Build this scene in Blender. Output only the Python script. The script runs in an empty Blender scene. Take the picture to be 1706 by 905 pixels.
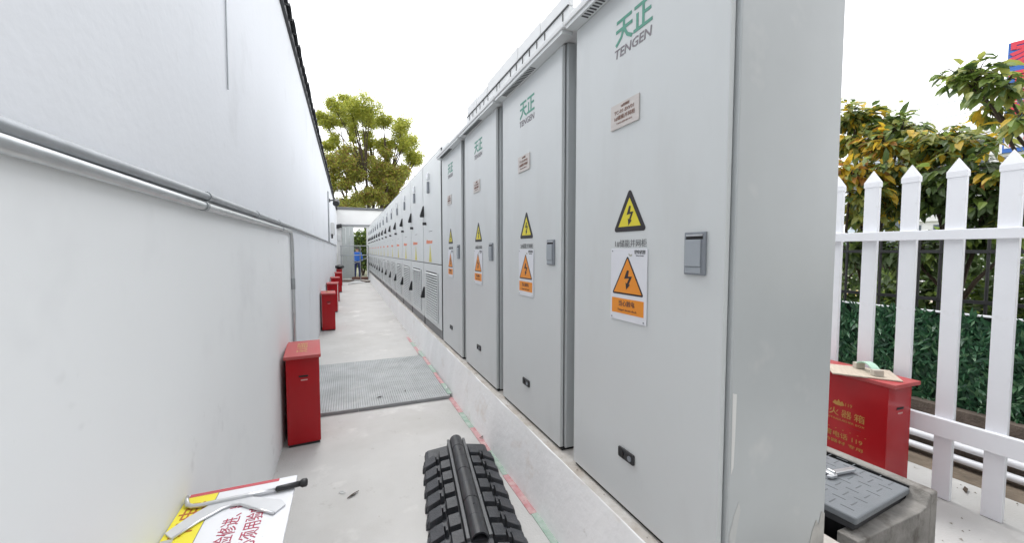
import bpy, bmesh, math, random
from mathutils import Vector, Matrix
R = math.radians
random.seed(7)
scene = bpy.context.scene
COL = scene.collection

# ------------------------------------------------------------------ camera
YAW, PITCH = R(22.44), R(2.97)
cam_data = bpy.data.cameras.new('camera')
cam_data.sensor_width = 36.0
cam_data.lens = 665.0 / 1706.0 * 36.0
cam_data.clip_start = 0.02
cam_data.clip_end = 2000
cam = bpy.data.objects.new('camera', cam_data)
cam.location = (0, 0, 1.48)
cam.rotation_euler = (math.pi / 2 - PITCH, 0, -YAW)
COL.objects.link(cam)
scene.camera = cam

# ------------------------------------------------------------------ world: bright overcast
SUN_EL, SUN_AZ = R(60), R(358)      # azimuth clockwise from +Y
world = bpy.data.worlds.new('World')
scene.world = world
world.use_nodes = True
wn, wl = world.node_tree.nodes, world.node_tree.links
wn.clear()
w_out = wn.new('ShaderNodeOutputWorld')
w_bg = wn.new('ShaderNodeBackground')
w_sky = wn.new('ShaderNodeTexSky')
w_sky.sky_type = 'NISHITA'
w_sky.sun_disc = False
w_sky.sun_elevation = SUN_EL
w_sky.sun_rotation = SUN_AZ
w_sky.dust_density = 3.0
w_hsv = wn.new('ShaderNodeHueSaturation')
w_hsv.inputs['Saturation'].default_value = 0.10
w_mix = wn.new('ShaderNodeMixRGB')
w_mix.inputs['Fac'].default_value = 0.72       # cloud cover over the clear sky
w_mix.inputs['Color2'].default_value = (11.3, 11.5, 11.9, 1)
w_bg.inputs['Strength'].default_value = 0.105
wl.new(w_sky.outputs[0], w_hsv.inputs['Color'])
wl.new(w_hsv.outputs[0], w_mix.inputs['Color1'])
wl.new(w_mix.outputs[0], w_bg.inputs['Color'])
wl.new(w_bg.outputs[0], w_out.inputs['Surface'])

sun_data = bpy.data.lights.new('sun', 'SUN')
sun_data.energy = 0.8
sun_data.angle = R(22)
sun_data.color = (1.0, 0.97, 0.93)
sun = bpy.data.objects.new('sun', sun_data)
sdir = Vector((math.sin(SUN_AZ) * math.cos(SUN_EL), math.cos(SUN_AZ) * math.cos(SUN_EL), math.sin(SUN_EL)))
sun.rotation_euler = (-sdir).to_track_quat('-Z', 'Y').to_euler()
sun.location = (0, 0, 30)
COL.objects.link(sun)

scene.view_settings.view_transform = 'Standard'
scene.view_settings.look = 'None'
scene.view_settings.gamma = 1.0
scene.view_settings.use_curve_mapping = False
scene.view_settings.exposure = 1.04
try:
    scene.cycles.max_bounces = 6
    scene.cycles.adaptive_threshold = 0.02
    scene.cycles.diffuse_bounces = 4
except Exception:
    pass

# ------------------------------------------------------------------ materials
MATS = {}
def mat(name, col, rough=0.6, metal=0.0, var=0.0, vscale=3.0, bump=0.0, bscale=60.0, spec=0.5,
        col2=None, detail=4, stretch=None, trans=0.0, coat=0.0):
    """procedural principled material: noise mixes col and col2, a second noise gives fine relief"""
    if name in MATS:
        return MATS[name]
    m = bpy.data.materials.new(name)
    m.use_nodes = True
    n, l = m.node_tree.nodes, m.node_tree.links
    p = n['Principled BSDF']
    p.inputs['Roughness'].default_value = rough
    p.inputs['Metallic'].default_value = metal
    p.inputs['Specular IOR Level'].default_value = spec
    p.inputs['Coat Weight'].default_value = coat
    c = (*col, 1)
    tc = n.new('ShaderNodeTexCoord')
    src = tc.outputs['Object']
    if stretch:
        mp = n.new('ShaderNodeMapping')
        mp.inputs['Scale'].default_value = stretch
        l.new(src, mp.inputs['Vector'])
        src = mp.outputs[0]
    if var > 0 or col2:
        nz = n.new('ShaderNodeTexNoise')
        nz.inputs['Scale'].default_value = vscale
        nz.inputs['Detail'].default_value = detail
        nz.inputs['Roughness'].default_value = 0.62
        l.new(src, nz.inputs['Vector'])
        rp = n.new('ShaderNodeValToRGB')
        rp.color_ramp.elements[0].position = 0.32
        rp.color_ramp.elements[1].position = 0.68
        c2 = (*col2, 1) if col2 else (*[x * (1 - var) for x in col], 1)
        rp.color_ramp.elements[0].color = c2
        rp.color_ramp.elements[1].color = c
        l.new(nz.outputs['Fac'], rp.inputs[0])
        l.new(rp.outputs[0], p.inputs['Base Color'])
        rr = n.new('ShaderNodeMapRange')
        rr.inputs['To Min'].default_value = min(1, rough + 0.08)
        rr.inputs['To Max'].default_value = max(0.03, rough - 0.06)
        l.new(nz.outputs['Fac'], rr.inputs['Value'])
        l.new(rr.outputs[0], p.inputs['Roughness'])
    else:
        p.inputs['Base Color'].default_value = c
    if bump > 0:
        nb = n.new('ShaderNodeTexNoise')
        nb.inputs['Scale'].default_value = bscale
        nb.inputs['Detail'].default_value = 3
        l.new(tc.outputs['Object'], nb.inputs['Vector'])
        b = n.new('ShaderNodeBump')
        b.inputs['Strength'].default_value = bump
        b.inputs['Distance'].default_value = 0.01
        l.new(nb.outputs['Fac'], b.inputs['Height'])
        l.new(b.outputs[0], p.inputs['Normal'])
    if trans > 0:
        t = n.new('ShaderNodeBsdfTranslucent')
        t.inputs['Color'].default_value = (*[min(1, x * 1.6) for x in col], 1)
        mx = n.new('ShaderNodeMixShader')
        mx.inputs[0].default_value = trans
        l.new(p.outputs[0], mx.inputs[1])
        l.new(t.outputs[0], mx.inputs[2])
        l.new(mx.outputs[0], n['Material Output'].inputs['Surface'])
    MATS[name] = m
    return m

def stain_layer(m, col, scale, lo, hi, amount, stretch=(1, 1, 1), seed=0.0):
    """adds a shaped stain / dirt pattern over a material's base colour"""
    n, l = m.node_tree.nodes, m.node_tree.links
    p = n['Principled BSDF']
    tc = n.new('ShaderNodeTexCoord')
    mp = n.new('ShaderNodeMapping')
    mp.inputs['Scale'].default_value = stretch
    mp.inputs['Location'].default_value = (seed, seed * 1.7, seed * 0.3)
    nz = n.new('ShaderNodeTexNoise')
    nz.inputs['Scale'].default_value = scale
    nz.inputs['Detail'].default_value = 4
    nz.inputs['Roughness'].default_value = 0.65
    rp = n.new('ShaderNodeValToRGB')
    rp.color_ramp.elements[0].position = lo
    rp.color_ramp.elements[0].color = (0, 0, 0, 1)
    rp.color_ramp.elements[1].position = hi
    rp.color_ramp.elements[1].color = (amount, amount, amount, 1)
    mx = n.new('ShaderNodeMixRGB')
    mx.inputs['Color2'].default_value = (*col, 1)
    l.new(tc.outputs['Object'], mp.inputs['Vector'])
    l.new(mp.outputs[0], nz.inputs['Vector'])
    l.new(nz.outputs['Fac'], rp.inputs[0])
    l.new(rp.outputs[0], mx.inputs['Fac'])
    bc = p.inputs['Base Color']
    if bc.is_linked:
        l.new(bc.links[0].from_socket, mx.inputs['Color1'])
    else:
        mx.inputs['Color1'].default_value = bc.default_value[:]
    l.new(mx.outputs[0], bc)
    return m

M_FLOOR = mat('pale_concrete', (0.53, 0.525, 0.515), 0.8, var=0.10, vscale=1.4, bump=0.25, bscale=90)
stain_layer(M_FLOOR, (0.40, 0.39, 0.37), 1.1, 0.48, 0.72, 0.6, seed=3)
stain_layer(M_FLOOR, (0.30, 0.28, 0.26), 11, 0.63, 0.73, 0.4, seed=9)
stain_layer(M_FLOOR, (0.22, 0.20, 0.18), 60, 0.70, 0.76, 0.5, seed=14)
stain_layer(M_FLOOR, (0.74, 0.73, 0.71), 2.3, 0.58, 0.72, 0.5, seed=21)
M_PLINTH = mat('plinth_render', (0.88, 0.885, 0.885), 0.85, var=0.07, vscale=3.2, bump=0.3, bscale=24)
stain_layer(M_PLINTH, (0.56, 0.46, 0.37), 2.6, 0.60, 0.75, 0.45, stretch=(1, 1.0, 1.4), seed=5)
stain_layer(M_PLINTH, (0.45, 0.42, 0.38), 16, 0.67, 0.75, 0.4, seed=2)
M_LEDGE = mat('dusty_ledge', (0.62, 0.60, 0.57), 0.9, var=0.3, vscale=7, col2=(0.45, 0.40, 0.35), bump=0.5, bscale=60)
M_CONC = mat('rough_concrete', (0.30, 0.285, 0.265), 0.9, var=0.45, vscale=6, bump=1.0, bscale=28)
stain_layer(M_CONC, (0.10, 0.088, 0.075), 9, 0.54, 0.68, 0.75, seed=4)
M_WALL = mat('white_wall_paint', (0.73, 0.75, 0.785), 0.75, var=0.04, vscale=0.7, bump=0.15, bscale=25, stretch=(1, 1, 0.35))
stain_layer(M_WALL, (0.55, 0.56, 0.58), 1.7, 0.56, 0.78, 0.45, stretch=(1, 1.2, 1.0), seed=1)
stain_layer(M_WALL, (0.50, 0.50, 0.50), 30, 0.70, 0.76, 0.25, stretch=(1, 1, .3), seed=52)
stain_layer(M_WALL, (0.45, 0.45, 0.45), 5.0, 0.68, 0.74, 0.22, stretch=(1, 1, 0.6), seed=6)
M_WALLLOW = mat('greyish_wall_paint', (0.82, 0.84, 0.85), 0.7, var=0.03, vscale=0.8, bump=0.05, bscale=25)
stain_layer(M_WALLLOW, (0.62, 0.63, 0.65), 1.9, 0.55, 0.76, 0.38, seed=8)
stain_layer(M_WALLLOW, (0.45, 0.45, 0.45), 26, 0.70, 0.76, 0.3, stretch=(1, 1, .4), seed=55)
stain_layer(M_WALLLOW, (0.42, 0.42, 0.43), 3.2, 0.66, 0.72, 0.25, seed=13)
M_ENDWALL = mat('end_wall_paint', (0.78, 0.78, 0.77), 0.8, var=0.06, vscale=1.0, bump=0.1)
M_CAB = mat('light_grey_cabinet_paint', (0.63, 0.655, 0.655), 0.36, var=0.03, vscale=1.3, bump=0.05, bscale=2.5, spec=0.45)
stain_layer(M_CAB, (0.52, 0.53, 0.52), 2.2, 0.52, 0.78, 0.38, stretch=(1, 1.6, 0.5), seed=41)
stain_layer(M_CAB, (0.44, 0.44, 0.42), 9, 0.66, 0.74, 0.22, stretch=(1, 3.5, 0.35), seed=44)
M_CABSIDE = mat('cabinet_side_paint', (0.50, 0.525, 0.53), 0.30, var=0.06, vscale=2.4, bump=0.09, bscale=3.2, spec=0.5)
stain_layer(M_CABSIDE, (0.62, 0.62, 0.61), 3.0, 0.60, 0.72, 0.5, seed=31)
M_CABDK = mat('cabinet_seam_dark', (0.05, 0.052, 0.052), 0.6)
M_CABFR = mat('cabinet_frame_grey', (0.34, 0.36, 0.36), 0.4)
M_CAP = mat('white_roof_sheet', (0.70, 0.71, 0.71), 0.5, var=0.06, vscale=4)
M_BATT = mat('battery_cabinet_paint', (0.70, 0.725, 0.72), 0.42, var=0.03, vscale=1.5)
M_BATTBASE = mat('base_channel_grey', (0.20, 0.205, 0.21), 0.5)
M_BLACK = mat('black_plastic', (0.02, 0.021, 0.023), 0.45)
M_DARKGAP = mat('dark_gap', (0.012, 0.012, 0.013), 0.8)
M_RUBBER = mat('black_rubber', (0.052, 0.056, 0.065), 0.5, var=0.35, vscale=9, bump=0.3, bscale=120, spec=0.5)
stain_layer(M_RUBBER, (0.13, 0.125, 0.115), 7, 0.56, 0.78, 0.35, seed=11)
M_TUBE = mat('black_moulded_tube', (0.033, 0.035, 0.040), 0.36, var=0.3, vscale=8, spec=0.5)
stain_layer(M_TUBE, (0.12, 0.115, 0.105), 6, 0.56, 0.78, 0.3, seed=15)
M_RAILTRIM = mat('grey_rubber_trim', (0.12, 0.124, 0.13), 0.4, var=0.2, vscale=12)
M_RED = mat('red_box_enamel', (0.40, 0.007, 0.012), 0.20, var=0.08, vscale=3, spec=0.35)
M_REDLID = mat('dusty_red_lid', (0.42, 0.04, 0.045), 0.5, var=0.25, vscale=8, col2=(0.40, 0.09, 0.085))
M_GOLD = mat('gold_lettering', (0.46, 0.24, 0.05), 0.5)
M_GALV = mat('galvanised_steel', (0.60, 0.62, 0.63), 0.33, metal=0.85, var=0.15, vscale=12)
M_GALV2 = mat('dull_grey_conduit', (0.40, 0.42, 0.44), 0.42, metal=0.6, var=0.15, vscale=10)
M_STEEL = mat('brushed_steel', (0.70, 0.71, 0.73), 0.30, metal=0.9, var=0.12, vscale=20)
M_PVC = mat('white_pvc', (0.84, 0.85, 0.89), 0.35, var=0.04, vscale=5, spec=0.5)
stain_layer(M_PVC, (0.60, 0.59, 0.56), 9, 0.64, 0.76, 0.3, seed=12)
M_IRON = mat('black_iron', (0.018, 0.018, 0.019), 0.6)
M_TILE = mat('black_roof_tile', (0.022, 0.024, 0.028), 0.5, var=0.35, vscale=8)
M_YEL = mat('warning_yellow', (0.72, 0.62, 0.03), 0.45)
M_YELSIGN = mat('sign_yellow', (0.82, 0.72, 0.04), 0.4, var=0.06, vscale=9)
M_ORG = mat('warning_orange', (0.78, 0.27, 0.02), 0.45)
M_INK = mat('black_ink', (0.022, 0.018, 0.022), 0.5)
M_INKGREY = mat('grey_ink', (0.16, 0.165, 0.17), 0.6)
M_INKBROWN = mat('brown_ink', (0.20, 0.085, 0.05), 0.6)
M_INKRED = mat('faded_red_ink', (0.40, 0.04, 0.09), 0.6)
M_LOGOG = mat('logo_green', (0.085, 0.30, 0.22), 0.5)
M_LOGOGREY = mat('logo_grey', (0.22, 0.20, 0.215), 0.5)
M_PLATEW = mat('white_sign_plate', (0.72, 0.73, 0.77), 0.35, var=0.03, vscale=8)
M_SIGNW = mat('white_sign_board', (0.76, 0.77, 0.80), 0.4, var=0.03, vscale=10)
stain_layer(M_SIGNW, (0.25, 0.25, 0.26), 38, 0.69, 0.74, 0.7, seed=17)
M_NAMEPL = mat('brushed_name_plate', (0.60, 0.56, 0.53), 0.45, metal=0.1, var=0.10, vscale=7, stretch=(1, 1, 8))
M_HANDLE = mat('handle_grey', (0.22, 0.24, 0.265), 0.4)
M_HANDLE2 = mat('handle_light_grey', (0.33, 0.36, 0.39), 0.38)
M_GRATE = mat('grey_grating', (0.45, 0.47, 0.48), 0.6, var=0.25, vscale=4)
stain_layer(M_GRATE, (0.60, 0.59, 0.57), 5, 0.58, 0.75, 0.4, seed=19)
M_GRATEDK = mat('grating_base', (0.27, 0.28, 0.285), 0.7)
M_COVER = mat('grey_resin_cover', (0.185, 0.20, 0.215), 0.5, var=0.10, vscale=7, bump=0.2, bscale=150)
M_TAPER = mat('red_tape', (0.46, 0.17, 0.19), 0.6, var=0.2, vscale=16, col2=(0.56, 0.42, 0.41))
M_TAPEG = mat('green_tape', (0.22, 0.36, 0.28), 0.6, var=0.2, vscale=16, col2=(0.46, 0.51, 0.47))
M_WOOD = mat('plywood_offcut', (0.55, 0.47, 0.38), 0.7, var=0.2, vscale=9, stretch=(1, 6, 1))
M_MINT = mat('mint_plastic', (0.42, 0.62, 0.50), 0.5)
M_SOIL = mat('bare_soil', (0.20, 0.16, 0.12), 0.95, var=0.4, vscale=7, bump=1.0, bscale=30)
M_GROUND = mat('rough_ground', (0.22, 0.20, 0.15), 0.95, var=0.45, vscale=0.8, col2=(0.12, 0.15, 0.06), bump=0.8, bscale=9)
M_ROAD = mat('dusty_road', (0.40, 0.33, 0.26), 0.9, var=0.2, vscale=1.2, bump=0.3)
M_BARK = mat('bark', (0.085, 0.062, 0.045), 0.9, var=0.4, vscale=14, bump=0.7, bscale=50)
M_HEDGEBACK = mat('hedge_backing', (0.008, 0.022, 0.012), 0.8)
LEAF = {
 'dark': mat('leaf_dark_green', (0.085, 0.135, 0.045), 0.42, trans=0.3, var=0.3, vscale=30),
 'mid': mat('leaf_mid_green', (0.19, 0.27, 0.06), 0.42, trans=0.36, var=0.25, vscale=30),
 'olive': mat('leaf_olive', (0.30, 0.32, 0.08), 0.45, trans=0.36, var=0.25, vscale=30),
 'yellow': mat('leaf_yellow', (0.58, 0.40, 0.04), 0.5, trans=0.4, var=0.25, vscale=30),
 'orange': mat('leaf_orange', (0.40, 0.19, 0.05), 0.5, trans=0.32, var=0.3, vscale=30),
 'h1': mat('plastic_leaf_green', (0.034, 0.125, 0.052), 0.4),
 'h2': mat('plastic_leaf_dark', (0.016, 0.066, 0.032), 0.4),
 'h3': mat('plastic_leaf_light', (0.10, 0.22, 0.10), 0.4),
 't1': mat('tree_leaf_green', (0.29, 0.33, 0.06), 0.5, trans=0.45, var=0.25, vscale=3),
 't2': mat('tree_leaf_olive', (0.42, 0.42, 0.075), 0.5, trans=0.45, var=0.25, vscale=3),
 't3': mat('tree_leaf_brown', (0.30, 0.20, 0.07), 0.55, trans=0.35, var=0.25, vscale=3),
 't4': mat('tree_leaf_deep', (0.21, 0.25, 0.05), 0.5, trans=0.38, var=0.25, vscale=3),
}

# ------------------------------------------------------------------ mesh helpers
class MB:
    def __init__(s):
        s.v, s.f, s.m = [], [], []
    def quad(s, *pts, mi=0):
        b = len(s.v); s.v += [tuple(p) for p in pts]; s.f.append(tuple(range(b, b + len(pts)))); s.m.append(mi)
    def box(s, x0, x1, y0, y1, z0, z1, mi=0):
        b = len(s.v)
        s.v += [(x0,y0,z0),(x1,y0,z0),(x1,y1,z0),(x0,y1,z0),(x0,y0,z1),(x1,y0,z1),(x1,y1,z1),(x0,y1,z1)]
        for q in ((0,3,2,1),(4,5,6,7),(0,1,5,4),(1,2,6,5),(2,3,7,6),(3,0,4,7)):
            s.f.append(tuple(b + i for i in q)); s.m.append(mi)
        return s
    def prism(s, pts, ext, mi=0):
        """closed prism: outline pts (3-D, counter-clockwise seen from +ext) pushed by the vector ext"""
        b, n = len(s.v), len(pts)
        e = Vector(ext)
        s.v += [tuple(p) for p in pts] + [tuple(Vector(p) + e) for p in pts]
        s.f.append(tuple(range(b + n - 1, b - 1, -1))); s.m.append(mi)
        s.f.append(tuple(range(b + n, b + 2 * n))); s.m.append(mi)
        for i in range(n):
            j = (i + 1) % n
            s.f.append((b + i, b + j, b + n + j, b + n + i)); s.m.append(mi)
        return s
    def tube(s, path, rad, seg=8, mi=0, cap=True):
        pts = [Vector(p) for p in path]
        rads = rad if isinstance(rad, (list, tuple)) else [rad] * len(pts)
        b = len(s.v)
        prev = None
        for i, p in enumerate(pts):
            d = (pts[min(i + 1, len(pts) - 1)] - pts[max(i - 1, 0)]).normalized()
            if prev is None:
                a = d.orthogonal().normalized()
            else:
                a = (prev - d * prev.dot(d)).normalized()
            prev = a
            c = d.cross(a)
            for k in range(seg):
                t = 2 * math.pi * k / seg
                s.v.append(tuple(p + (a * math.cos(t) + c * math.sin(t)) * rads[i]))
        for i in range(len(pts) - 1):
            for k in range(seg):
                q = (k + 1) % seg
                s.f.append((b + i*seg + k, b + i*seg + q, b + (i+1)*seg + q, b + (i+1)*seg + k)); s.m.append(mi)
        if cap:
            s.f.append(tuple(b + k for k in reversed(range(seg)))); s.m.append(mi)
            e = b + (len(pts) - 1) * seg
            s.f.append(tuple(e + k for k in range(seg))); s.m.append(mi)
        return s
    def mesh(s, name, mats, smooth=False):
        me = bpy.data.meshes.new(name)
        me.from_pydata(s.v, [], s.f)
        for m in (mats if isinstance(mats, (list, tuple)) else [mats]):
            me.materials.append(m)
        if any(s.m):
            me.polygons.foreach_set('material_index', s.m)
        if smooth:
            me.polygons.foreach_set('use_smooth', [True] * len(me.polygons))
        me.update()
        return me
    def build(s, name, mats, parent=None, loc=None, rot=None, bevel=0, seg=2, smooth=False, kind=None):
        return link(name, s.mesh(name, mats, smooth), parent, loc, rot, bevel, seg, kind)

def link(name, me, parent=None, loc=None, rot=None, bevel=0, seg=2, kind=None):
    o = bpy.data.objects.new(name, me)
    COL.objects.link(o)
    if parent is not None:
        o.parent = parent
    if loc is not None:
        o.location = loc
    if rot is not None:
        o.rotation_euler = rot
    if bevel:
        b = o.modifiers.new('bevel', 'BEVEL')
        b.width = bevel; b.segments = seg; b.limit_method = 'ANGLE'; b.angle_limit = R(40)
    if kind:
        o['kind'] = kind
    return o

def box(name, m, parent, x0, x1, y0, y1, z0, z1, bevel=0, **k):
    return MB().box(x0, x1, y0, y1, z0, z1).build(name, m, parent, bevel=bevel, **k)

def tag(o, label, cat, group=None):
    o['label'] = label; o['category'] = cat
    if group:
        o['group'] = group
    return o

def thing(name, label, cat, loc=(0, 0, 0), rz=0.0, group=None):
    o = bpy.data.objects.new(name, None)
    COL.objects.link(o)
    o.location = loc; o.rotation_euler = (0, 0, rz)
    o.empty_display_size = 0.1
    return tag(o, label, cat, group)

def structure(o):
    o['kind'] = 'structure'
    return o

def copy_tree(o, parent=None):
    c = o.copy()
    COL.objects.link(c)
    c.parent = parent
    for ch in CHILD(o):
        copy_tree(ch, c)
    return c
def CHILD(o):
    return [x for x in list(bpy.data.objects) if x.parent is o]

def text_mesh(body, size, m, bold=0.0, extrude=0.0004, align='CENTER', shear=0.0, spacing=1.0, width=None):
    cu = bpy.data.curves.new('lettering', 'FONT')
    cu.body = body
    cu.size = size
    cu.align_x = align
    cu.align_y = 'CENTER'
    cu.extrude = extrude
    cu.offset = bold
    cu.shear = shear
    cu.space_character = spacing
    cu.resolution_u = 2
    ob = bpy.data.objects.new('lettering', cu)
    COL.objects.link(ob)
    dg = bpy.context.evaluated_depsgraph_get()
    me = bpy.data.meshes.new_from_object(ob.evaluated_get(dg))
    bpy.data.objects.remove(ob)
    me.materials.clear()
    me.materials.append(m)
    if width and len(me.vertices):
        xs = [v.co.x for v in me.vertices]
        k = width / max(1e-6, max(xs) - min(xs))
        for v in me.vertices:
            v.co.x *= k
    return me

FACE_L = Matrix(((0, 0, -1), (-1, 0, 0), (0, 1, 0)))     # lettering on a face that looks towards -X
FACE_L_E = FACE_L.to_euler()
FACE_UP_E = Matrix(((0, -1, 0), (1, 0, 0), (0, 0, 1))).to_euler()   # lettering lying flat, read towards +Y

def letters(name, body, size, m, parent, loc, rot, **k):
    return link(name, text_mesh(body, size, m, **k), parent, loc, rot)

def face_poly(pts, x, t=0.0006):
    """outline in (right, up) coordinates on a face looking towards -X -> prism of thickness t"""
    return [(x, -a, b) for a, b in pts], (-t, 0, 0)

def round_poly(pts, r, n=5):
    out = []
    N = len(pts)
    for i in range(N):
        p = Vector(pts[i]); a = Vector(pts[i - 1]) - p; c = Vector(pts[(i + 1) % N]) - p
        a.normalize(); c.normalize()
        half = a.angle(c) / 2
        d = r / math.tan(half)
        cen = p + (a + c).normalized() * (r / math.sin(half))
        s0 = (p + a * d) - cen; s1 = (p + c * d) - cen
        a0 = math.atan2(s0.y, s0.x); a1 = math.atan2(s1.y, s1.x)
        da = (a1 - a0 + math.pi) % (2 * math.pi) - math.pi
        for k in range(n + 1):
            t = a0 + da * k / n
            out.append((cen.x + r * math.cos(t), cen.y + r * math.sin(t)))
    return out

BOLT = [(-0.01,0.345),(0.075,0.33),(0.03,0.10),(0.20,0.11),(0.07,-0.20),(0.125,-0.22),(-0.035,-0.42),(-0.065,-0.14),(-0.01,-0.18),(0.08,0.035),(-0.13,0.0)]

# ------------------------------------------------------------------ ground and setting
g = MB(); g.quad((-300,-300,-0.06),(300,-300,-0.06),(300,300,-0.06),(-300,300,-0.06))
structure(g.build('ground', M_GROUND))
structure(box('corridor_floor', M_FLOOR, None, -0.6, 3.62, -4.0, 22.75, -0.3, 0.0))
structure(box('soil_strip', M_SOIL, None, 3.62, 5.6, -4.0, 24, -0.3, -0.012))
structure(box('road', M_ROAD, None, 13.0, 21.0, -40, 80, -0.3, -0.03))
structure(box('pavement', mat('pavement_grey', (0.42,0.40,0.37), 0.9, var=0.2), None, 21.0, 24.0, -40, 80, -0.3, 0.09))

# plinth under the cabinets: two cast sections with a joint
def plinth(name, label, y0, y1, xf, xt, xb):
    b = MB()
    n = max(2, int((y1 - y0) / 0.12))
    prof = []
    for i in range(n + 1):
        y = y0 + (y1 - y0) * i / n
        j = lambda a: random.uniform(-a, a)
        prof.append([(xf + j(.006), y, 0), (xt + j(.004), y, 0.370 + j(.002)), (xt + .003 + j(.001), y, 0.3738 + j(.0008)), (xb, y, 0.375), (xb, y, 0)])
    for i in range(n):
        for k in range(5):
            q = (k + 1) % 5
            b.quad(prof[i][k], prof[i][q], prof[i+1][q], prof[i+1][k], mi=1 if k == 2 else 0)
    b.quad(*prof[0][::-1]); b.quad(*prof[-1])
    return tag(b.build(name, [M_PLINTH, M_LEDGE]), label, 'plinth', 'cast cabinet plinths')
plinth('cabinet_plinth', 'near length of white rendered concrete plinth under the green-logo cabinets', 0.70, 5.97, 0.958, 1.022, 1.70)
plinth('cabinet_plinth', 'far length of white rendered concrete plinth under the battery cabinets', 5.985, 22.45, 0.985, 1.03, 2.2)

# red and green tape strip along the plinth foot
y = 1.2; k = 0
tape = thing('floor_tape', 'worn red and green tape strip along the plinth foot', 'tape', (0, 0, 0))
while y < 6.6:
    ln = 0.34 if k % 2 else 0.42
    x0 = 0.912 + 0.02 * (y < 3) * (0.4) + random.uniform(-.004, .004)
    b = MB()
    zt = 0.0375 if 3.8 < y + ln / 2 < 5.6 else 0.0045
    b.prism([(x0, y, zt - .003), (x0 + .042, y, zt - .003), (x0 + .042 + random.uniform(-.004, .004), y + ln - .002, zt - .003), (x0 + random.uniform(-.004, .004), y + ln - .002, zt - .003)], (0, 0, .0035))
    b.build('tape_piece', M_TAPEG if k % 2 else M_TAPER, tape)
    y += ln; k += 1

# ------------------------------------------------------------------ left building: wall, eave, black tiles
WX = -0.475
lb = thing('white_building', 'long white painted building wall with black tiled eave along the left', 'building', (WX, 0, 0))
box('lower_wall', M_WALLLOW, lb, -3.0, 0.0, -4.0, 4.13, 0, 1.665)
box('lower_wall', M_WALL, lb, -3.0, -0.002, 4.131, 22.6, 0, 1.665)
box('upper_wall', M_WALL, lb, -3.0, 0.001, -4.0, 22.6, 1.666, 3.545)
box('eave_board', M_TILE, lb, -0.4, 0.028, -4.0, 22.6, 3.546, 3.60)
tl = MB()
NA = 8
for r0, r1 in ((0.118, 0.104),):
    for i in range(NA):
        a0 = math.pi * (i / NA); a1 = math.pi * ((i + 1) / NA)
        P = lambda a, r, x, z: (x, math.cos(a) * r, math.sin(a) * r * 0.55 + z)
        x0, x1 = -0.42, 0.062
        tl.quad(P(a0, r0, x0, .06), P(a1, r0, x0, .06), P(a1, r0, x1, 0), P(a0, r0, x1, 0))
        tl.quad(P(a0, r1, x0, .06), P(a0, r1, x1, 0), P(a1, r1, x1, 0), P(a1, r1, x0, .06))
        tl.quad(P(a0, r0, x1, 0), P(a1, r0, x1, 0), P(a1, r1, x1, 0), P(a0, r1, x1, 0))
tl_me = tl.mesh('roof_tile', M_TILE)
for i in range(100):
    yy = -2.4 + i * 0.25
    if yy > 22.5:
        break
    link('roof_tile', tl_me, lb, (random.uniform(-.006, .006), yy, 3.575 + random.uniform(-.004, .004)), (0, R(random.uniform(-1.5, 1.5)), R(random.uniform(-2, 2))))
rf = MB(); rf.prism([(-3.0, -4, 3.60), (-0.2, -4, 3.60), (-0.2, -4, 3.66), (-3.0, -4, 4.6)], (0, 26.6, 0)); rf.build('roof_deck', M_TILE, lb)

# unseen grey wall added behind the camera to shade the nearest cabinet's side
tag(box('unseen_shade_wall', mat('grey_render', (.30,.30,.29), .9, var=.15, vscale=1.5, bump=.3), None, WX + .003, 7.0, -3.05, -2.8, -.05, 5.2), 'unseen grey wall added behind the viewpoint to shade the nearest cabinet', 'wall')

# conduits on the left wall
def conduit(name, label, path, r, m, saddles):
    t = thing(name, label, 'conduit', (0, 0, 0))
    MB().tube(path, r, 14).build('pipe', m, t, smooth=True)
    for (p, d, big) in saddles:
        p = Vector(p); d = Vector(d)
        MB().tube([p - d * (.05 if big else .011), p + d * (.05 if big else .011)], r * (1.16 if big else 1.22), 14).build('coupling' if big else 'saddle_clip', M_GALV2, t, smooth=False)
    return t
uy = Vector((0, 1, 0))
conduit('wall_conduit', 'upper grey steel conduit running the length of the left wall',
        [(WX + .016, -1.5, 1.652), (WX + .016, 0.82, 1.662), (WX + .016, 1.75, 1.6745), (WX + .016, 3.0, 1.686), (WX + .016, 5, 1.700), (WX + .016, 11, 1.72), (WX + .016, 21.5, 1.73)], 0.0135, M_GALV2,
        [((WX + .016, 1.75, 1.6745), uy, False), ((WX + .016, 2.60, 1.6825), uy, False), ((WX + .016, 3.40, 1.689), uy, True), ((WX + .016, 7.5, 1.7085), uy, False), ((WX + .016, 10.0, 1.7167), uy, False)])
bend = [(WX + .018, -1.5, 1.634), (WX + .018, 1.7, 1.636), (WX + .018, 3.0, 1.645), (WX + .018, 3.98, 1.652)]
for i in range(1, 7):
    a = R(15 * i)
    bend.append((WX + .018, 3.98 + .12 * math.sin(a), 1.652 - .12 * (1 - math.cos(a))))
bend += [(WX + .018, 4.10, 1.0), (WX + .018, 4.10, 0.0)]
conduit('wall_conduit', 'lower shiny conduit on the left wall, bent down to the floor behind the red box',
        bend, 0.0145, M_GALV, [((WX + .018, 1.70, 1.636), uy, False), ((WX + .018, 3.50, 1.6487), uy, False), ((WX + .018, 4.10, 1.18), Vector((0, 0, 1)), True)])
tag(MB().tube([(WX + .006, 2.15, 3.54), (WX + .007, 2.16, 3.0), (WX + .006, 2.135, 2.19)], 0.0035, 6).build('hanging_wire', M_GALV2),
    'thin grey wire hanging down the upper left wall', 'wire')
t = thing('wall_conduit', 'thin vertical conduit below the security camera at the far left wall', 'conduit', (0, 0, 0))
MB().tube([(WX + .02, 12.4, 1.72), (WX + .02, 12.4, 3.15)], 0.018, 8).build('pipe', M_GALV2, t)
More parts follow.
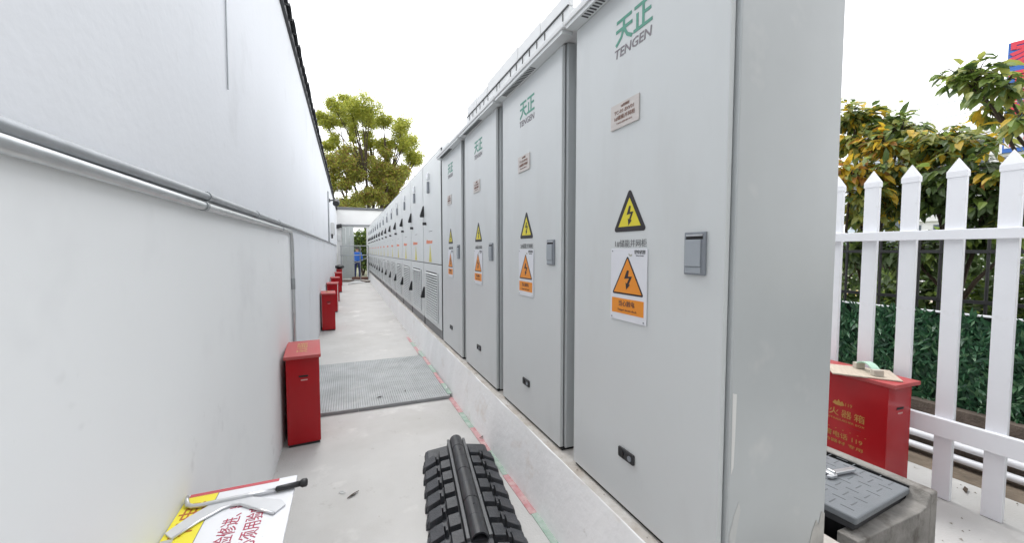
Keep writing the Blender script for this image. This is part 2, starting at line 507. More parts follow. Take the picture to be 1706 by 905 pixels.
# security cameras and meter box on the far wall
def cctv(loc, rz, label):
    t = thing('security_camera', label, 'camera', loc, rz, 'security cameras by the far door')
    box('wall_mount', M_BLACK, t, 0, .03, -.05, .05, -.05, .05, bevel=.006)
    MB().tube([(.03, 0, 0), (.16, 0, .02), (.2, 0, -.04)], .022, 8).build('arm', M_BLACK, t)
    h = MB().tube([(.2, .14, -.02), (.2, .12, -.02), (.2, -.16, -.10), (.2, -.2, -.11)], [.07, .10, .10, .08], 12).build('housing', M_BLACK, t)
    return t
cctv((WX, 13.5, 3.02), 0, 'black security camera high on the far left wall')
cctv((-0.36, 22.6, 2.80), -math.pi / 2, 'small black security camera on the end wall above the gate')
t = thing('meter_box', 'pale grey meter box mounted on the far left wall', 'electrical box', (WX, 14.4, 2.0))
box('housing', M_CAP, t, 0, .10, -.22, .22, -.02, .40, bevel=.01)
box('lid', mat('meter_lid', (.55,.57,.57), .4), t, .101, .115, -.19, .19, .02, .36, bevel=.005)
box('cable_entry', M_BLACK, t, .02, .07, -.30, -.221, -.12, .02, bevel=.01)

# ------------------------------------------------------------------ end wall with gate
EY = 22.6
ew = thing('end_wall', 'white end wall with grey coping closing the corridor', 'wall', (0, EY, 0))
box('pier', M_ENDWALL, ew, -0.47, -0.20, 0, .22, 0, 2.70)
box('pier', M_ENDWALL, ew, 0.98, 6.5, 0, .22, 0, 2.70)
box('lintel', M_ENDWALL, ew, -0.47, 6.5, -.002, .222, 2.701, 3.62)
box('coping', mat('coping_grey', (.16,.165,.175), .8, var=.2), ew, -0.47, 6.6, -.06, .28, 3.621, 3.75, bevel=.01)
box('gate_track', mat('track_grey', (.30,.31,.32), .5), ew, -0.40, 1.2, -.07, -.003, 2.78, 2.86)
box('junction_box', M_CAP, ew, -0.44, -0.28, -.06, -.003, 2.0, 2.3, bevel=.01)
gt = thing('sliding_gate', 'pale grey-green gate leaf standing half open in the end wall', 'gate', (0, EY, 0))
M_GATE = mat('gate_paint', (.50,.53,.52), .5, var=.08, vscale=2)
for i in range(3):
    box('panel', M_GATE, gt, -0.22 + i * .178, -0.22 + i * .178 + .174, -.055, -.015, 0.03, 2.74, bevel=.006)
box('edge_frame', M_GATE, gt, 0.315, 0.35, -.06, -.012, 0.03, 2.75)

# steel-pipe barrier frame in front of the gate
sc = thing('scaffold_frame', 'grey steel pipe scaffold frame standing in front of the far gate', 'scaffold', (0, 21.6, 0))
for x in (-0.27, 0.62, 1.0):
    MB().tube([(x, 0, 0), (x, 0, 1.75)], .022, 8).build('upright', M_GALV2, sc)
for z in (1.73, 1.26):
    MB().tube([(-0.32, -.045, z), (1.02, -.045, z)], .02, 8).build('rail', M_GALV2, sc)
MB().tube([(0.28, .045, .82), (1.02, .045, 1.15)], .018, 8).build('brace', M_GALV2, sc)
MB().tube([(0.25, .045, .98), (0.62, .045, .88)], .018, 8).build('brace', M_GALV2, sc)

# debris by the gate
def plank(label, loc, rz, dims, m, ry=0.0):
    o = MB().box(-dims[0]/2, dims[0]/2, -dims[1]/2, dims[1]/2, 0, dims[2]).build('loose_board', m, None, loc, (0, ry, rz), bevel=.004)
    return tag(o, label, 'board', 'boards lying by the far gate')
plank('white sheet lying flat on the floor near the far gate', (0.42, 19.9, .005), .3, (.55, .7, .02), M_CAP)
plank('brown board lying left on the floor at the far gate', (-0.02, 20.9, .004), -.2, (.5, .9, .035), mat('dark_board', (.16,.11,.08), .8, var=.3))
plank('dark board lying right beside the plinth at the far gate', (0.80, 20.3, .004), .15, (.32, .8, .05), mat('dark_board', (.16,.11,.08), .8))
plank('pale board resting on the dark board beside the far plinth', (0.76, 20.1, .056), .5, (.22, .6, .025), mat('pale_board', (.55,.50,.45), .8, var=.2))
plank('long thin grey strip pointing away from the far gate', (0.33, 19.2, .004), -.55, (.06, 1.1, .02), M_GALV2)
plank('reddish board under the scaffold by the gate opening', (0.62, 22.1, .004), 1.2, (.25, .8, .12), mat('red_board', (.25,.12,.09), .8, var=.3))

# ------------------------------------------------------------------ worker beyond the gate
def worker(loc, rz):
    t = thing('person', 'person in a blue jacket and navy trousers standing beyond the far gate', 'person', loc, rz)
    V = [(0,0,.93),(0,0,1.12),(0,.01,1.36),(0,.01,1.47),(0,-.01,1.58),(0,-.01,1.68),
         (.10,0,.88),(.11,-.02,.48),(.12,.02,.09),(.12,-.12,.04),(-.10,0,.88),(-.11,-.02,.48),(-.12,.02,.09),(-.12,-.12,.04),
         (.19,.01,1.40),(.25,-.03,1.12),(.20,-.20,.98),(.16,-.27,.95),(-.19,.01,1.40),(-.25,-.03,1.12),(-.20,-.20,.98),(-.16,-.27,.95)]
    E_ = [(0,1),(1,2),(2,3),(3,4),(4,5),(0,6),(6,7),(7,8),(8,9),(0,10),(10,11),(11,12),(12,13),(2,14),(14,15),(15,16),(16,17),(2,18),(18,19),(19,20),(20,21)]
    Rr = [.16,.15,.17,.055,.085,.075,.10,.065,.05,.04,.10,.065,.05,.04,.08,.055,.042,.04,.08,.055,.042,.04]
    me = bpy.data.meshes.new('body')
    me.from_pydata(V, E_, [])
    o = link('body', me, t)
    sk = o.modifiers.new('skin', 'SKIN')
    for i, r in enumerate(Rr):
        me.skin_vertices[0].data[i].radius = (r, r * (.75 if i < 3 else 1))
    me.skin_vertices[0].data[0].use_root = True
    o.modifiers.new('sub', 'SUBSURF').levels = 1
    m = bpy.data.materials.new('worker_clothes'); m.use_nodes = True
    n, l = m.node_tree.nodes, m.node_tree.links
    tc = n.new('ShaderNodeTexCoord'); sp = n.new('ShaderNodeSeparateXYZ'); rp = n.new('ShaderNodeValToRGB')
    dv = n.new('ShaderNodeMath'); dv.operation = 'DIVIDE'; dv.inputs[1].default_value = 2.0
    rp.color_ramp.interpolation = 'CONSTANT'
    el = rp.color_ramp.elements
    el[0].position = 0; el[0].color = (.03,.03,.03,1)
    el[1].position = .05; el[1].color = (.012,.02,.10,1)
    e = el.new(.485); e.color = (.02,.13,.55,1)
    e = el.new(.735); e.color = (.45,.27,.19,1)
    l.new(tc.outputs['Object'], sp.inputs[0]); l.new(sp.outputs['Z'], dv.inputs[0]); l.new(dv.outputs[0], rp.inputs[0])
    l.new(rp.outputs[0], n['Principled BSDF'].inputs['Base Color'])
    me.materials.append(m)
    hb = MB()
    for i in range(6):
        for k in range(10):
            a0, a1 = math.pi * .55 * i / 6, math.pi * .55 * (i + 1) / 6
            b0, b1 = 2 * math.pi * k / 10, 2 * math.pi * (k + 1) / 10
            P = lambda a, b: (.1 * math.sin(a) * math.cos(b), .015 + .105 * math.sin(a) * math.sin(b), 1.655 + .11 * math.cos(a))
            hb.quad(P(a0, b0), P(a0, b1), P(a1, b1), P(a1, b0))
    hb.build('hair', M_BLACK, t)
worker((0.52, 23.9, -0.06), R(160))

# ------------------------------------------------------------------ green-logo switch cabinets
CX, CW, CD, CH = 1.066, 0.885, 0.525, 2.200
def switch_cabinet(first, num, label, y0, cap):
    t = thing('switch_cabinet', label, 'electrical cabinet', (CX, y0, 0.376), 0, 'green-logo switch cabinets')
    L = first
    b = MB(); b.box(.028, CD, 0, CW, 0.012, CH)
    b.build('body', M_CABSIDE, t, bevel=.005)
    box('door_seal', M_CABDK, t, .0215, .0275, .022, CW - .012, .02, CH - .012)
    box('door', M_CAB, t, 0, .021, .014, CW - .004, .016, CH - .006, bevel=.0035)
    box('base_gap', M_DARKGAP, t, .012, CD - .02, .01, CW - .01, -.001, .0115)
    # canopy with a grille under the overhang
    cn = box('canopy', M_CAP, t, -.068, CD + .06, -.108, CW + .004, CH + .001, CH + .030, bevel=.004)
    box('canopy_soffit', M_CAB, t, -.060, -.002, -.09, CW - .006, CH - .018, CH)
    gb = MB()
    for i in range(22):
        gy = .30 + i * .0215
        gb.box(-.050, -.016, gy, gy + .0085, CH - .0205, CH - .0185)
    gb.build('soffit_grille', mat('grille_grey', (.07,.072,.075), .6), t, kind='stuff')
    if cap:
        cl = cap
        cp = box('roof_cap', M_CAP, t, .02, CD - .04, -.02, cl, CH + .031, CH + .170)
        sb = MB()
        for i in range(int(cl / .105)):
            if random.random() < .85:
                sb.box(.0165, .0195, .04 + i * .105, .047 + i * .105, CH + .085 + random.uniform(0, .03), CH + .166)
        sb.build('cap_slots', M_CABDK, cp, kind='stuff')
        box('cap_lip', M_CABDK, cp, .0125, .0195, -.018, cl, CH + .171, CH + .178)
        for i in range(3):
            a = -.02 + i * (cl + .02) / 3
            hgt = random.choice((.255, .268, .278))
            box('cap_panel', M_CAP, cp, .022, .05, a + .003, a + (cl + .02) / 3 - .006, CH + .179, CH + hgt, bevel=.003)
    # lettering and plates; positions measured from the near door edge
    YC = .463
    lg = letters('logo', '天正', .118, M_LOGOG, t, (-.0012, YC - .006, 2.005), FACE_L_E, bold=.0022, spacing=.98, width=.222)
    letters('maker_name', 'TENGEN', .052, M_LOGOGREY, t, (-.0012, YC, 1.926), FACE_L_E, bold=.0006, width=.222, shear=.12)
    npx = box('name_plate', M_NAMEPL, t, -.0062, -.0012, YC + .035 - .089, YC + .035 + .089, 1.617, 1.719, bevel=.001)
    letters('lettering', '1#并网柜', .014, M_INKBROWN, npx, (-.0068, YC + .03, 1.703), FACE_L_E)
    letters('lettering', 'TC-01-BW0%d' % num, .021, M_INKBROWN, npx, (-.0068, YC + .035, 1.682), FACE_L_E, width=.125)
    letters('lettering', '%d#储能并网柜' % num, .020, M_INKBROWN, npx, (-.0068, YC + .035, 1.658), FACE_L_E, width=.130)
    letters('lettering', 'TIANZHENG', .009, M_INKBROWN, npx, (-.0068, YC + .035, 1.637), FACE_L_E, width=.10)
    # yellow triangle
    tri = round_poly([(-.103, 0), (.103, 0), (0, .178)], .011)
    pts, e = face_poly([(a, bb) for a, bb in tri], 0)
    w = MB().prism(pts, (-.001, 0, 0)).build('warning_sticker', M_INK, t, (-.0006, YC - .002, 1.183))
    pts, e = face_poly([(-.069, .021), (.069, .021), (0, .138)], 0)
    MB().prism(pts, (-.0005, 0, 0)).build('yellow_field', M_YEL, w, (-.0011, 0, 0))
    pts, e = face_poly([(a * .125, bb * .105) for a, bb in BOLT], 0)
    MB().prism(pts, (-.0005, 0, 0)).build('bolt_symbol', M_INK, w, (-.0017, 0, .068))
    letters('cabinet_number', '%d#储能并网柜' % num, .034, M_INKGREY, t, (-.0012, YC - .006, 1.132), FACE_L_E, width=.195, bold=-.0002)
    # white plate with orange triangle
    pl = box('danger_plate', M_PLATEW, t, -.0052, -.0012, YC - .115, YC + .111, .812, 1.112, bevel=.0012)
    pts, e = face_poly(round_poly([(-.100, 0), (.100, 0), (0, .163)], .006, 3), 0)
    MB().prism(pts, (-.0005, 0, 0)).build('triangle_border', M_INK, pl, (-.0053, YC, .922))
    pts, e = face_poly([(-.087, .0075), (.087, .0075), (0, .150)], 0)
    MB().prism(pts, (-.0004, 0, 0)).build('orange_field', M_ORG, pl, (-.0059, YC, .922))
    pts, e = face_poly([(a * .15, bb * .105) for a, bb in BOLT], 0)
    MB().prism(pts, (-.0004, 0, 0)).build('bolt_symbol', M_INK, pl, (-.0064, YC, .988))
    box('orange_strip', M_ORG, pl, -.0058, -.0053, YC - .100, YC + .100, .842, .905)
    letters('lettering', '当心触电', .026, M_INKBROWN, pl, (-.0063, YC + .004, .883), FACE_L_E, bold=.0004)
    letters('lettering', 'Danger! electric shock', .013, M_INKBROWN, pl, (-.0063, YC, .857), FACE_L_E)
    letters('lettering', '博华能源', .016, M_INKGREY, pl, (-.0057, YC - .073, 1.098), FACE_L_E, bold=.0006)
    letters('lettering', 'Bohua Energy', .008, M_INKGREY, pl, (-.0057, YC - .073, 1.085), FACE_L_E)
    arc = []
    for i in range(7):
        a = R(200 + i * 20); arc.append((.014 * math.cos(a), .014 * math.sin(a)))
    for i in range(6, -1, -1):
        a = R(200 + i * 20); arc.append((.010 * math.cos(a), .003 + .010 * math.sin(a)))
    pts, e = face_poly(arc, 0)
    MB().prism(pts, (-.0004, 0, 0)).build('emblem', mat('emblem_grey', (.42,.42,.36), .5), pl, (-.0054, YC - .018, 1.095))
    rv = MB()
    for a, bb in ((-.1, .822), (.1, .822), (-.1, 1.103)):
        rv.tube([(-.0053, YC - a, bb), (-.0068, YC - a, bb)], .0032, 8)
    rv.build('rivets', M_HANDLE, pl, kind='stuff')
    # flush handle
    hy = .121
    h = box('flush_handle', M_HANDLE, t, -.010, -.0005, hy - .043, hy + .043, 1.024, 1.166, bevel=.003)
    box('handle_recess', M_DARKGAP, h, -.0112, -.0102, hy - .034, hy + .034, 1.142, 1.158)
    box('handle_lever', M_HANDLE2, h, -.0150, -.0102, hy - .028, hy + .036, 1.052, 1.1405, bevel=.002)
    box('key_flap', M_HANDLE2, h, -.0125, -.0102, hy - .028, hy + .036, 1.030, 1.0505, bevel=.0015)
    box('glint_strip', M_STEEL, h, -.0120, -.0113, hy - .034, hy + .034, 1.152, 1.158)
    # black vent lock near the foot
    pts, e = face_poly(round_poly([(-.050, 0), (.050, 0), (.050, .044), (-.050, .044)], .007, 4), 0)
    k = MB().prism(pts, (-.008, 0, 0)).build('lock_plate', M_BLACK, t, (-.0004, .455, .226), bevel=.002)
    MB().tube([(-.0085, -.028, .022), (-.013, -.028, .022)], .011, 12).build('lock_barrel', M_HANDLE, k)
    MB().tube([(-.0085, .024, .022), (-.012, .024, .022)], .012, 12).build('lock_barrel', M_IRON, k)
    return t
ORD = ['first', 'second', 'third', 'fourth', 'fifth', 'sixth', 'seventh', 'eighth', 'ninth', 'tenth', 'eleventh', 'twelfth', 'thirteenth', 'fourteenth']
labs = ['nearest and largest looking grey cabinet with green logo, its near side in view',
        'grey green-logo cabinet second from the camera, next beyond the nearest one',
        'grey green-logo cabinet third from the camera',
        'farthest of the four grey green-logo cabinets, next to the battery cabinets']
for i in range(4):
    switch_cabinet(None, i + 1, labs[i], 0.866 + 1.01 * i, (CW - .002, 1.0, CW - .01, None)[i])
# patches of bare filler on the near side of the first cabinet are part of that cabinet
c1 = [o for o in bpy.data.objects if o.name == 'switch_cabinet'][0]
fp = MB().prism([(.034, -.0006, .66), (.052, -.0006, .655), (.050, -.0006, .52), (.046, -.0006, .42), (.036, -.0006, .40)][::-1], (0, -.0006, 0)).build('filler_patch', mat('filler', (.72,.72,.70), .6), c1)

sm = [(.40, .012), (.44, .05), (.455, .10), (.475, .135), (.49, .115), (.505, .16), (.522, .15), (.522, .012)]
MB().prism([(x, -.0006, z) for x, z in sm], (0, -.0012, 0)).build('mortar_smear', mat('mortar_smear', (.55,.54,.51), .9, var=.25, vscale=14), c1)
sm = [(.036, .20), (.055, .26), (.075, .30), (.085, .27), (.07, .21), (.06, .15), (.04, .14)]
MB().prism([(x, -.0006, z) for x, z in sm], (0, -.0005, 0)).build('filler_patch', mat('filler_smear', (.58,.59,.58), .6, var=.1, vscale=20), c1)
gt_ = MB()
def grit(x, y, z, sz):
    b0 = len(gt_.v)
    for dx, dy, dz in ((1,0,.15),(-.4,.9,.1),(-.5,-.8,.12),(.1,.05,.9)):
        k = random.uniform(.6, 1.3) * sz
        gt_.v.append((x + dx * k, y + dy * k, z + dz * k))
    for f in ((0,1,3),(1,2,3),(2,0,3),(0,2,1)):
        gt_.f.append(tuple(b0 + i for i in f)); gt_.m.append(0)
for i in range(420):
    u = random.random()
    if u < .40:
        grit(random.gauss(.955, .012), random.uniform(1.3, 9), .001, random.uniform(.002, .008))
    elif u < .62:
        grit(WX + abs(random.gauss(.012, .012)), random.uniform(1.8, 12), .001, random.uniform(.002, .007))
    elif u < .75:
        grit(random.uniform(1.03, 1.062), random.uniform(.9, 4.6), .3745, random.uniform(.002, .006))
    elif u < .88:
        grit(random.uniform(2.5, 3.6), random.uniform(.6, 1.5), .001, random.uniform(.003, .010))
    else:
        grit(random.uniform(-.4, .9), random.uniform(1.9, 8), .001, random.uniform(.002, .005))
gr_o = gt_.build('grit', mat('mortar_grit', (.40,.37,.33), .9, var=.3, vscale=40), kind='stuff')
tag(gr_o, 'small mortar crumbs scattered along the floor edges', 'grit')

# ------------------------------------------------------------------ battery cabinets
BW, BP = 1.225, 1.235
def battery_cabinet(loc):
    t = thing('battery_cabinet', '', 'battery cabinet', loc, 0, 'louvred battery cabinets')
    H = 2.43
    b = MB(); b.prism([(.022, 0, .10), (1.0, 0, .10), (1.0, 0, H), (.09, 0, H), (.022, 0, H - .06)], (0, BW, 0))
    b.build('body', M_BATT, t, bevel=.004)
    box('base_channel', M_BATTBASE, t, .006, .98, .004, BW - .004, 0, .099)
    box('corner_foot', M_BLACK, t, .000, .06, BW - .05, BW - .0035, .0, .13)
    box('seam', M_CABDK, t, .010, .0215, .006, BW - .006, .104, H - .07)
    lo = box('lower_door', M_BATT, t, 0, .0095, .012, BW - .016, .108, .922, bevel=.004)
    up = box('upper_door', M_BATT, t, 0, .0095, .012, BW - .016, .934, H - .09, bevel=.004)
    box('louvre_back', mat('louvre_back', (.06,.063,.063), .6), lo, -.004, -.0005, .20, 1.0, .175, .815)
    sl = MB()
    n = 19
    for i in range(n):
        z = .180 + i * (.635 / n)
        sl.prism([(-.020, .20, z), (-.0045, .20, z + .012), (-.0045, .20, z + .0155), (-.022, .20, z + .004)], (0, .80, 0))
    sl.box(-.017, -.0045, .188, .1995, .170, .82); sl.box(-.017, -.0045, 1.0005, 1.012, .170, .82)
    sl.build('louvre_slats', M_BATT, lo, kind='stuff')
    for par, z, hy in ((lo, .40, 1.165), (up, 1.60, 1.165)):
        hb = MB()
        hb.prism([(-.0005, hy - .018, z), (-.0005, hy - .018, z + .165), (-.016, hy - .018, z + .165), (-.058, hy - .018, z + .03), (-.058, hy - .018, z)], (0, .036, 0))
        hb.build('lever_handle', M_BLACK, par, bevel=.004)
    MB().tube([(-.0005, .99, 1.495), (-.05, .99, 1.495)], .022, 10).build('key_lock', M_BLACK, up)
    # glossy white block above a grey wedge near the top
    box('white_block', mat('gloss_white', (.8,.82,.84), .15), up, -.035, -.0005, .715, .775, 2.08, 2.18, bevel=.015)
    pts = [(-.0005, .71, 1.90), (-.0005, .78, 1.90), (-.0005, .76, 2.06), (-.0005, .73, 2.06)][::-1]
    MB().prism(pts, (-.03, 0, 0)).build('grey_wedge', M_HANDLE, up, bevel=.008)
    lgm = MB()
    for a, w, h in ((.97, .10, .050), (.855, .085, .042), (.76, .075, .042), (.675, .06, .036), (.605, .06, .040)):
        lgm.prism([(-.0006, a, 1.205), (-.0006, a - w * .8, 1.205), (-.0006, a - w, 1.205 + h), (-.0006, a - .012, 1.205 + h)], (-.001, 0, 0))
    lgm.build('orange_logo', mat('orange_logo', (.85,.17,.02), .5), up)
    box('label_strip', M_INKGREY, up, -.0016, -.0006, .55, .78, 1.37, 1.376)
    pts, e = face_poly([(-.10, 0), (.10, 0), (0, .24)], 0)
    y_ = MB().prism(pts, (-.001, 0, 0)).build('warning_triangle', mat('pale_yellow_sticker', (.66,.60,.12), .5), up, (-.0006, .70, .95))
    pts, e = face_poly([(a * .10, bb * .11) for a, bb in BOLT], 0)
    # lifting eyes on the roof
    for (x, yy) in ((.20, .10), (.20, BW - .10)):
        ring = []
        for i in range(13):
            a = 2 * math.pi * i / 12
            ring.append((x, yy + .035 * math.cos(a), H + .055 + .035 * math.sin(a)))
        q = MB(); q.tube(ring, .008, 6, cap=False); q.tube([(x, yy, H - .005), (x, yy, H + .02)], .014, 8)
        q.build('lifting_eye', M_GALV, t)
    return t
bat = battery_cabinet((CX, 4.845, .376))
bat['label'] = 'first louvred battery cabinet, beside the farthest green-logo cabinet'
for i in range(1, 14):
    o = copy_tree(bat)
    o.location = (CX, 4.845 + BP * i, .376)
    o['label'] = ('%s louvred battery cabinet counted from the green-logo cabinets' % ORD[i]) if i < 13 else 'last louvred battery cabinet, next to the end wall'

# ------------------------------------------------------------------ fire extinguisher boxes
def ext_box(label, loc, rz, front_text=False, lid_text=False):
    """local: x across (narrow), y long, z up; the box stands on the floor"""
    t = thing('extinguisher_box', label, 'fire box', loc, rz, 'red fire extinguisher boxes')
    box('skirt', M_BLACK, t, -.105, .105, -.24, .24, 0, .02)
    box('body', M_RED, t, -.112, .112, -.25, .25, .0205, .675, bevel=.003)
    ld = box('lid', M_REDLID, t, -.124, .124, -.285, .27, .676, .700, bevel=.003)
    box('grip_slot', M_DARKGAP, t, -.028, .036, -.2525, -.2503, .530, .543)
    box('slot_label', mat('slot_label', (.6,.35,.34), .5), t, -.015, .030, -.2516, -.2503, .503, .511)
    MB().tube([(-.124, .272, .684), (.124, .272, .684)], .007, 8).build('hinge', M_RED, t)
    if lid_text:
        letters('lid_lettering', '灭火器箱', .085, mat('faded_gold', (.50,.30,.12), .6), ld, (0, 0, .7008), FACE_UP_E)
    if front_text:
        g = lambda n, s, sz, z, y=.0, **k: letters(n, s, sz, M_GOLD, t, (-.1128, y, z), FACE_L_E, **k)
        g('lettering', '灭火器箱', .054, .425, width=.275, spacing=1.3)
        g('lettering', 'FIRE EXTINGUISHER BOX', .018, .382, width=.275)
        g('lettering', '119', .03, .49, y=-.045)
        pts, e = face_poly([(-.035, 0), (-.02, .022), (-.008, .012), (0, .032), (.010, .014), (.022, .024), (.035, 0), (.015, -.008), (-.015, -.008)], 0)
        MB().prism(pts, (-.0006, 0, 0)).build('flame_emblem', M_GOLD, t, (-.1122, .012, .482))
        g('lettering', '· · · · · · · ·', .03, .318, width=.30)
        g('lettering', '火警电话 119', .04, .278, width=.26)
        g('lettering', '消防器材 专用', .024, .232, width=.27)
        box('seam_line', mat('seam_red', (.22,.008,.01), .5), t, -.1127, -.1121, -.12, -.05, .352, .355)
    return t
bx = WX + .135
ext_box('red fire extinguisher box under the sign board and pry bar by the left wall', (bx, 1.17, 0), 0.0)
ext_box('nearest standing red fire extinguisher box against the left wall, beside the grating', (bx - .002, 3.585, 0), R(4), lid_text=True)
ext_box('second red fire extinguisher box along the left wall, beyond the grating', (bx - .005, 8.30, 0), R(2.5), lid_text=True)
ext_box('third red fire extinguisher box along the left wall', (bx, 10.7, 0), R(-1))
ext_box('fourth red fire extinguisher box along the left wall', (bx, 12.9, 0), R(1))
ext_box('fifth red fire extinguisher box along the left wall', (bx + .03, 15.7, 0), R(2))
ext_box('farthest red fire extinguisher box, with a black bag on its lid', (bx + .02, 18.6, 0), 0)
ext_box('red fire extinguisher box with gold lettering in front of the white picket fence', (3.052, 1.53, 0), R(-3), front_text=True)
bg = MB()
for i in range(6):
    for k in range(12):
        a0, a1 = math.pi * i / 6, math.pi * (i + 1) / 6
        b0, b1 = 2 * math.pi * k / 12, 2 * math.pi * (k + 1) / 12
        P = lambda a, b: ((.19 + .03 * math.sin(3 * b)) * math.sin(a) * math.cos(b), (.22 + .03 * math.cos(4 * b)) * math.sin(a) * math.sin(b), .09 + .09 * math.cos(a) * (1 + .15 * math.sin(5 * b)))
        bg.quad(P(a0, b0), P(a0, b1), P(a1, b1), P(a1, b0))
tag(bg.build('plastic_bag', M_BLACK, None, (bx + .03, 18.6, .701)), 'crumpled black bag on the farthest red box by the left wall', 'bag')

# ------------------------------------------------------------------ floor grating
gr = thing('drain_grating', 'grey slotted drain grating across the corridor floor', 'grating', (0, 0, 0), R(0))
cols = [(-.462, .068), (.072, .588), (.592, .925)]
rows = [(3.865, 4.418), (4.422, 4.973), (4.977, 5.53)]
for (x0, x1) in cols:
    for (y0, y1) in rows:
        sk = .035 * (.2 - x0) * 0
        p = box('grating_panel', M_GRATEDK, gr, x0, x1, y0, y1, .001, .026)
        rb = MB()
        nx = int((x1 - x0) / .0215)
        for i in range(nx + 1):
            xx = x0 + (x1 - x0 - .012) * i / nx
            rb.box(xx, xx + .012, y0 + .0005, y1 - .0005, .0265, .034)
        ny = 24
        for j in range(ny + 1):
            yy = y0 + (y1 - y0 - .012) * j / ny
            rb.box(x0 + .0005, x1 - .0005, yy, yy + .012, .0262, .0328)
        rb.build('grating_ribs', M_GRATE, p, kind='stuff')

# ------------------------------------------------------------------ black rubber cable ramp
rp_ = thing('rubber_cable_ramp', 'black rubber ramp with tread lugs and a central tube, on the floor beside the plinth', 'cable ramp', (0.625, 2.20, 0), R(-8.0))
LEN0, LEN1 = -0.62, 0.60
prof = [(-.225, 0), (.225, 0), (.218, .028), (.20, .040), (.066, .060), (.062, .088), (-.062, .088), (-.066, .060), (-.20, .040), (-.218, .028)]
b = MB(); b.prism([(x, LEN0, z) for x, z in prof], (0, LEN1 - LEN0, 0)); b.build('base_slab', M_RUBBER, rp_)
PIT = .138
nrow = int((LEN1 - LEN0) / PIT)
def lug(side):
    q = MB()
    # Z-shaped pair of blocks: inner block sits further along than the outer one
    def blk(x0, x1, y0, y1, z0, z1, drop):
        pts = [(x0, y0), (x1, y0), (x1, y1), (x0, y1)]
        bb = len(q.v)
        zt = lambda x: z0 + (z1 - z0) * (x - .06) / .165
        for x, y in pts:
            q.v.append((side * x, y, zt(x) - .040))
        for x, y in pts:
            ins = .005
            xx = x + (ins if x == x0 else -ins); yy = y + (ins if y == y0 else -ins)
            q.v.append((side * xx, yy, zt(xx) + .013 - (drop if x == x1 else 0)))
        F = ((4,5,6,7),(0,1,5,4),(1,2,6,5),(2,3,7,6),(3,0,4,7))
        for f in F:
            f = f if side > 0 else f[::-1]
            q.f.append(tuple(bb + i for i in f)); q.m.append(0)
    blk(.069, .136, .022, .122, .090, .062, 0)
    blk(.1355, .172, .040, .078, .090, .062, 0)
    blk(.156, .232, -.014, .088, .090, .062, .022)
    blk(.1355, .158, .006, .060, .090, .062, 0)
    blk(.222, .246, .008, .060, .060, .035, .014)
    blk(.226, .240, .072, .100, .056, .032, .010)
    return q
lugs = {s: lug(s).mesh('tread_lug', M_RUBBER) for s in (-1, 1)}
for i in range(nrow):
    for s in (-1, 1):
        link('tread_lug', lugs[s], rp_, (0, LEN0 + .012 + i * PIT + (0 if s < 0 else .006), random.uniform(-.002, .002)), (0, 0, R(random.uniform(-1, 1))), bevel=.003, seg=2)
# central half tube in segments, hollow, ending short of the slab
def halftube(y0, y1, ro, ri, zc):
    q = MB(); n = 16
    for i in range(n):
        a0, a1 = math.pi * i / n, math.pi * (i + 1) / n
        P = lambda a, r, y: (r * math.cos(a), y, zc + r * math.sin(a))
        q.quad(P(a0, ro, y0), P(a0, ro, y1), P(a1, ro, y1), P(a1, ro, y0))
        q.quad(P(a0, ri, y0), P(a1, ri, y0), P(a1, ri, y1), P(a0, ri, y1))
        q.quad(P(a0, ro, y0), P(a1, ro, y0), P(a1, ri, y0), P(a0, ri, y0))
        q.quad(P(a0, ro, y1), P(a0, ri, y1), P(a1, ri, y1), P(a1, ro, y1))
    return q
TB0 = LEN0 + .18
nseg = 7
sl_ = (LEN1 - TB0 + .012) / nseg
for i in range(nseg):
    y0 = TB0 + i * sl_
    sgo = halftube(y0, y0 + sl_ - .0035, .044 - .0012 * (i % 2), .036, .088).build('tube_segment', M_TUBE, rp_, smooth=False)
    for p in sgo.data.polygons:
        p.use_smooth = len(set(round(sgo.data.vertices[v].co.y, 4) for v in p.vertices)) > 1
    if i in (1, 5):
        MB().tube([(0.004, y0 + sl_ * .5, .1305), (0.004, y0 + sl_ * .5, .1325)], .005, 10).build('screw_hole', M_DARKGAP, sgo)
MB().prism([(-.036, LEN0 + .02, .0885), (.036, LEN0 + .02, .0885), (.036, TB0, .0885), (-.036, TB0, .0885)], (0, 0, .002)).build('channel_floor', M_DARKGAP, rp_)
for s in (-1, 1):
    box('side_trim', M_RAILTRIM, rp_, min(s * .046, s * .064), max(s * .046, s * .064), TB0 + .01, LEN1 + .006, .086, .104, bevel=.003)

# ------------------------------------------------------------------ sign board on the near red box, with a pry bar and a bent flat bar
SZ = .701
sg = thing('sign_board', 'yellow and white warning sign board lying on the near red box by the left wall', 'sign', (0, 0, SZ))
box('board', M_SIGNW, sg, -.4725, -.172, 1.02, 1.512, 0, .010, bevel=.001)
MB().prism([(-.4722, 1.022, .0101), (-.391, 1.022, .0101), (-.391, 1.492, .0101), (-.4722, 1.492, .0101)], (0, 0, .0008)).build('yellow_band', M_YELSIGN, sg)
MB().prism([(-.468, 1.494, .0101), (-.225, 1.494, .0101), (-.225, 1.510, .0101), (-.468, 1.510, .0101)], (0, 0, .0009)).build('red_border', mat('sign_border_red', (.50,.07,.09), .5), sg)
MB().prism([(-.3912, 1.022, .0101), (-.3895, 1.022, .0101), (-.3895, 1.492, .0101), (-.3912, 1.492, .0101)], (0, 0, .0009)).build('band_edge', M_INKGREY, sg)
letters('lettering', '有电!', .062, mat('rust_ink', (.42,.13,.02), .6), sg, (-.432, 1.375, .0115), FACE_UP_E, width=.16)
letters('lettering', '检修进、出', .047, M_INKRED, sg, (-.316, 1.315, .0106), FACE_UP_E, width=.20)
letters('lettering', '必须用验电', .047, M_INKRED, sg, (-.258, 1.275, .0106), FACE_UP_E, width=.20)
PZ = SZ + .0105
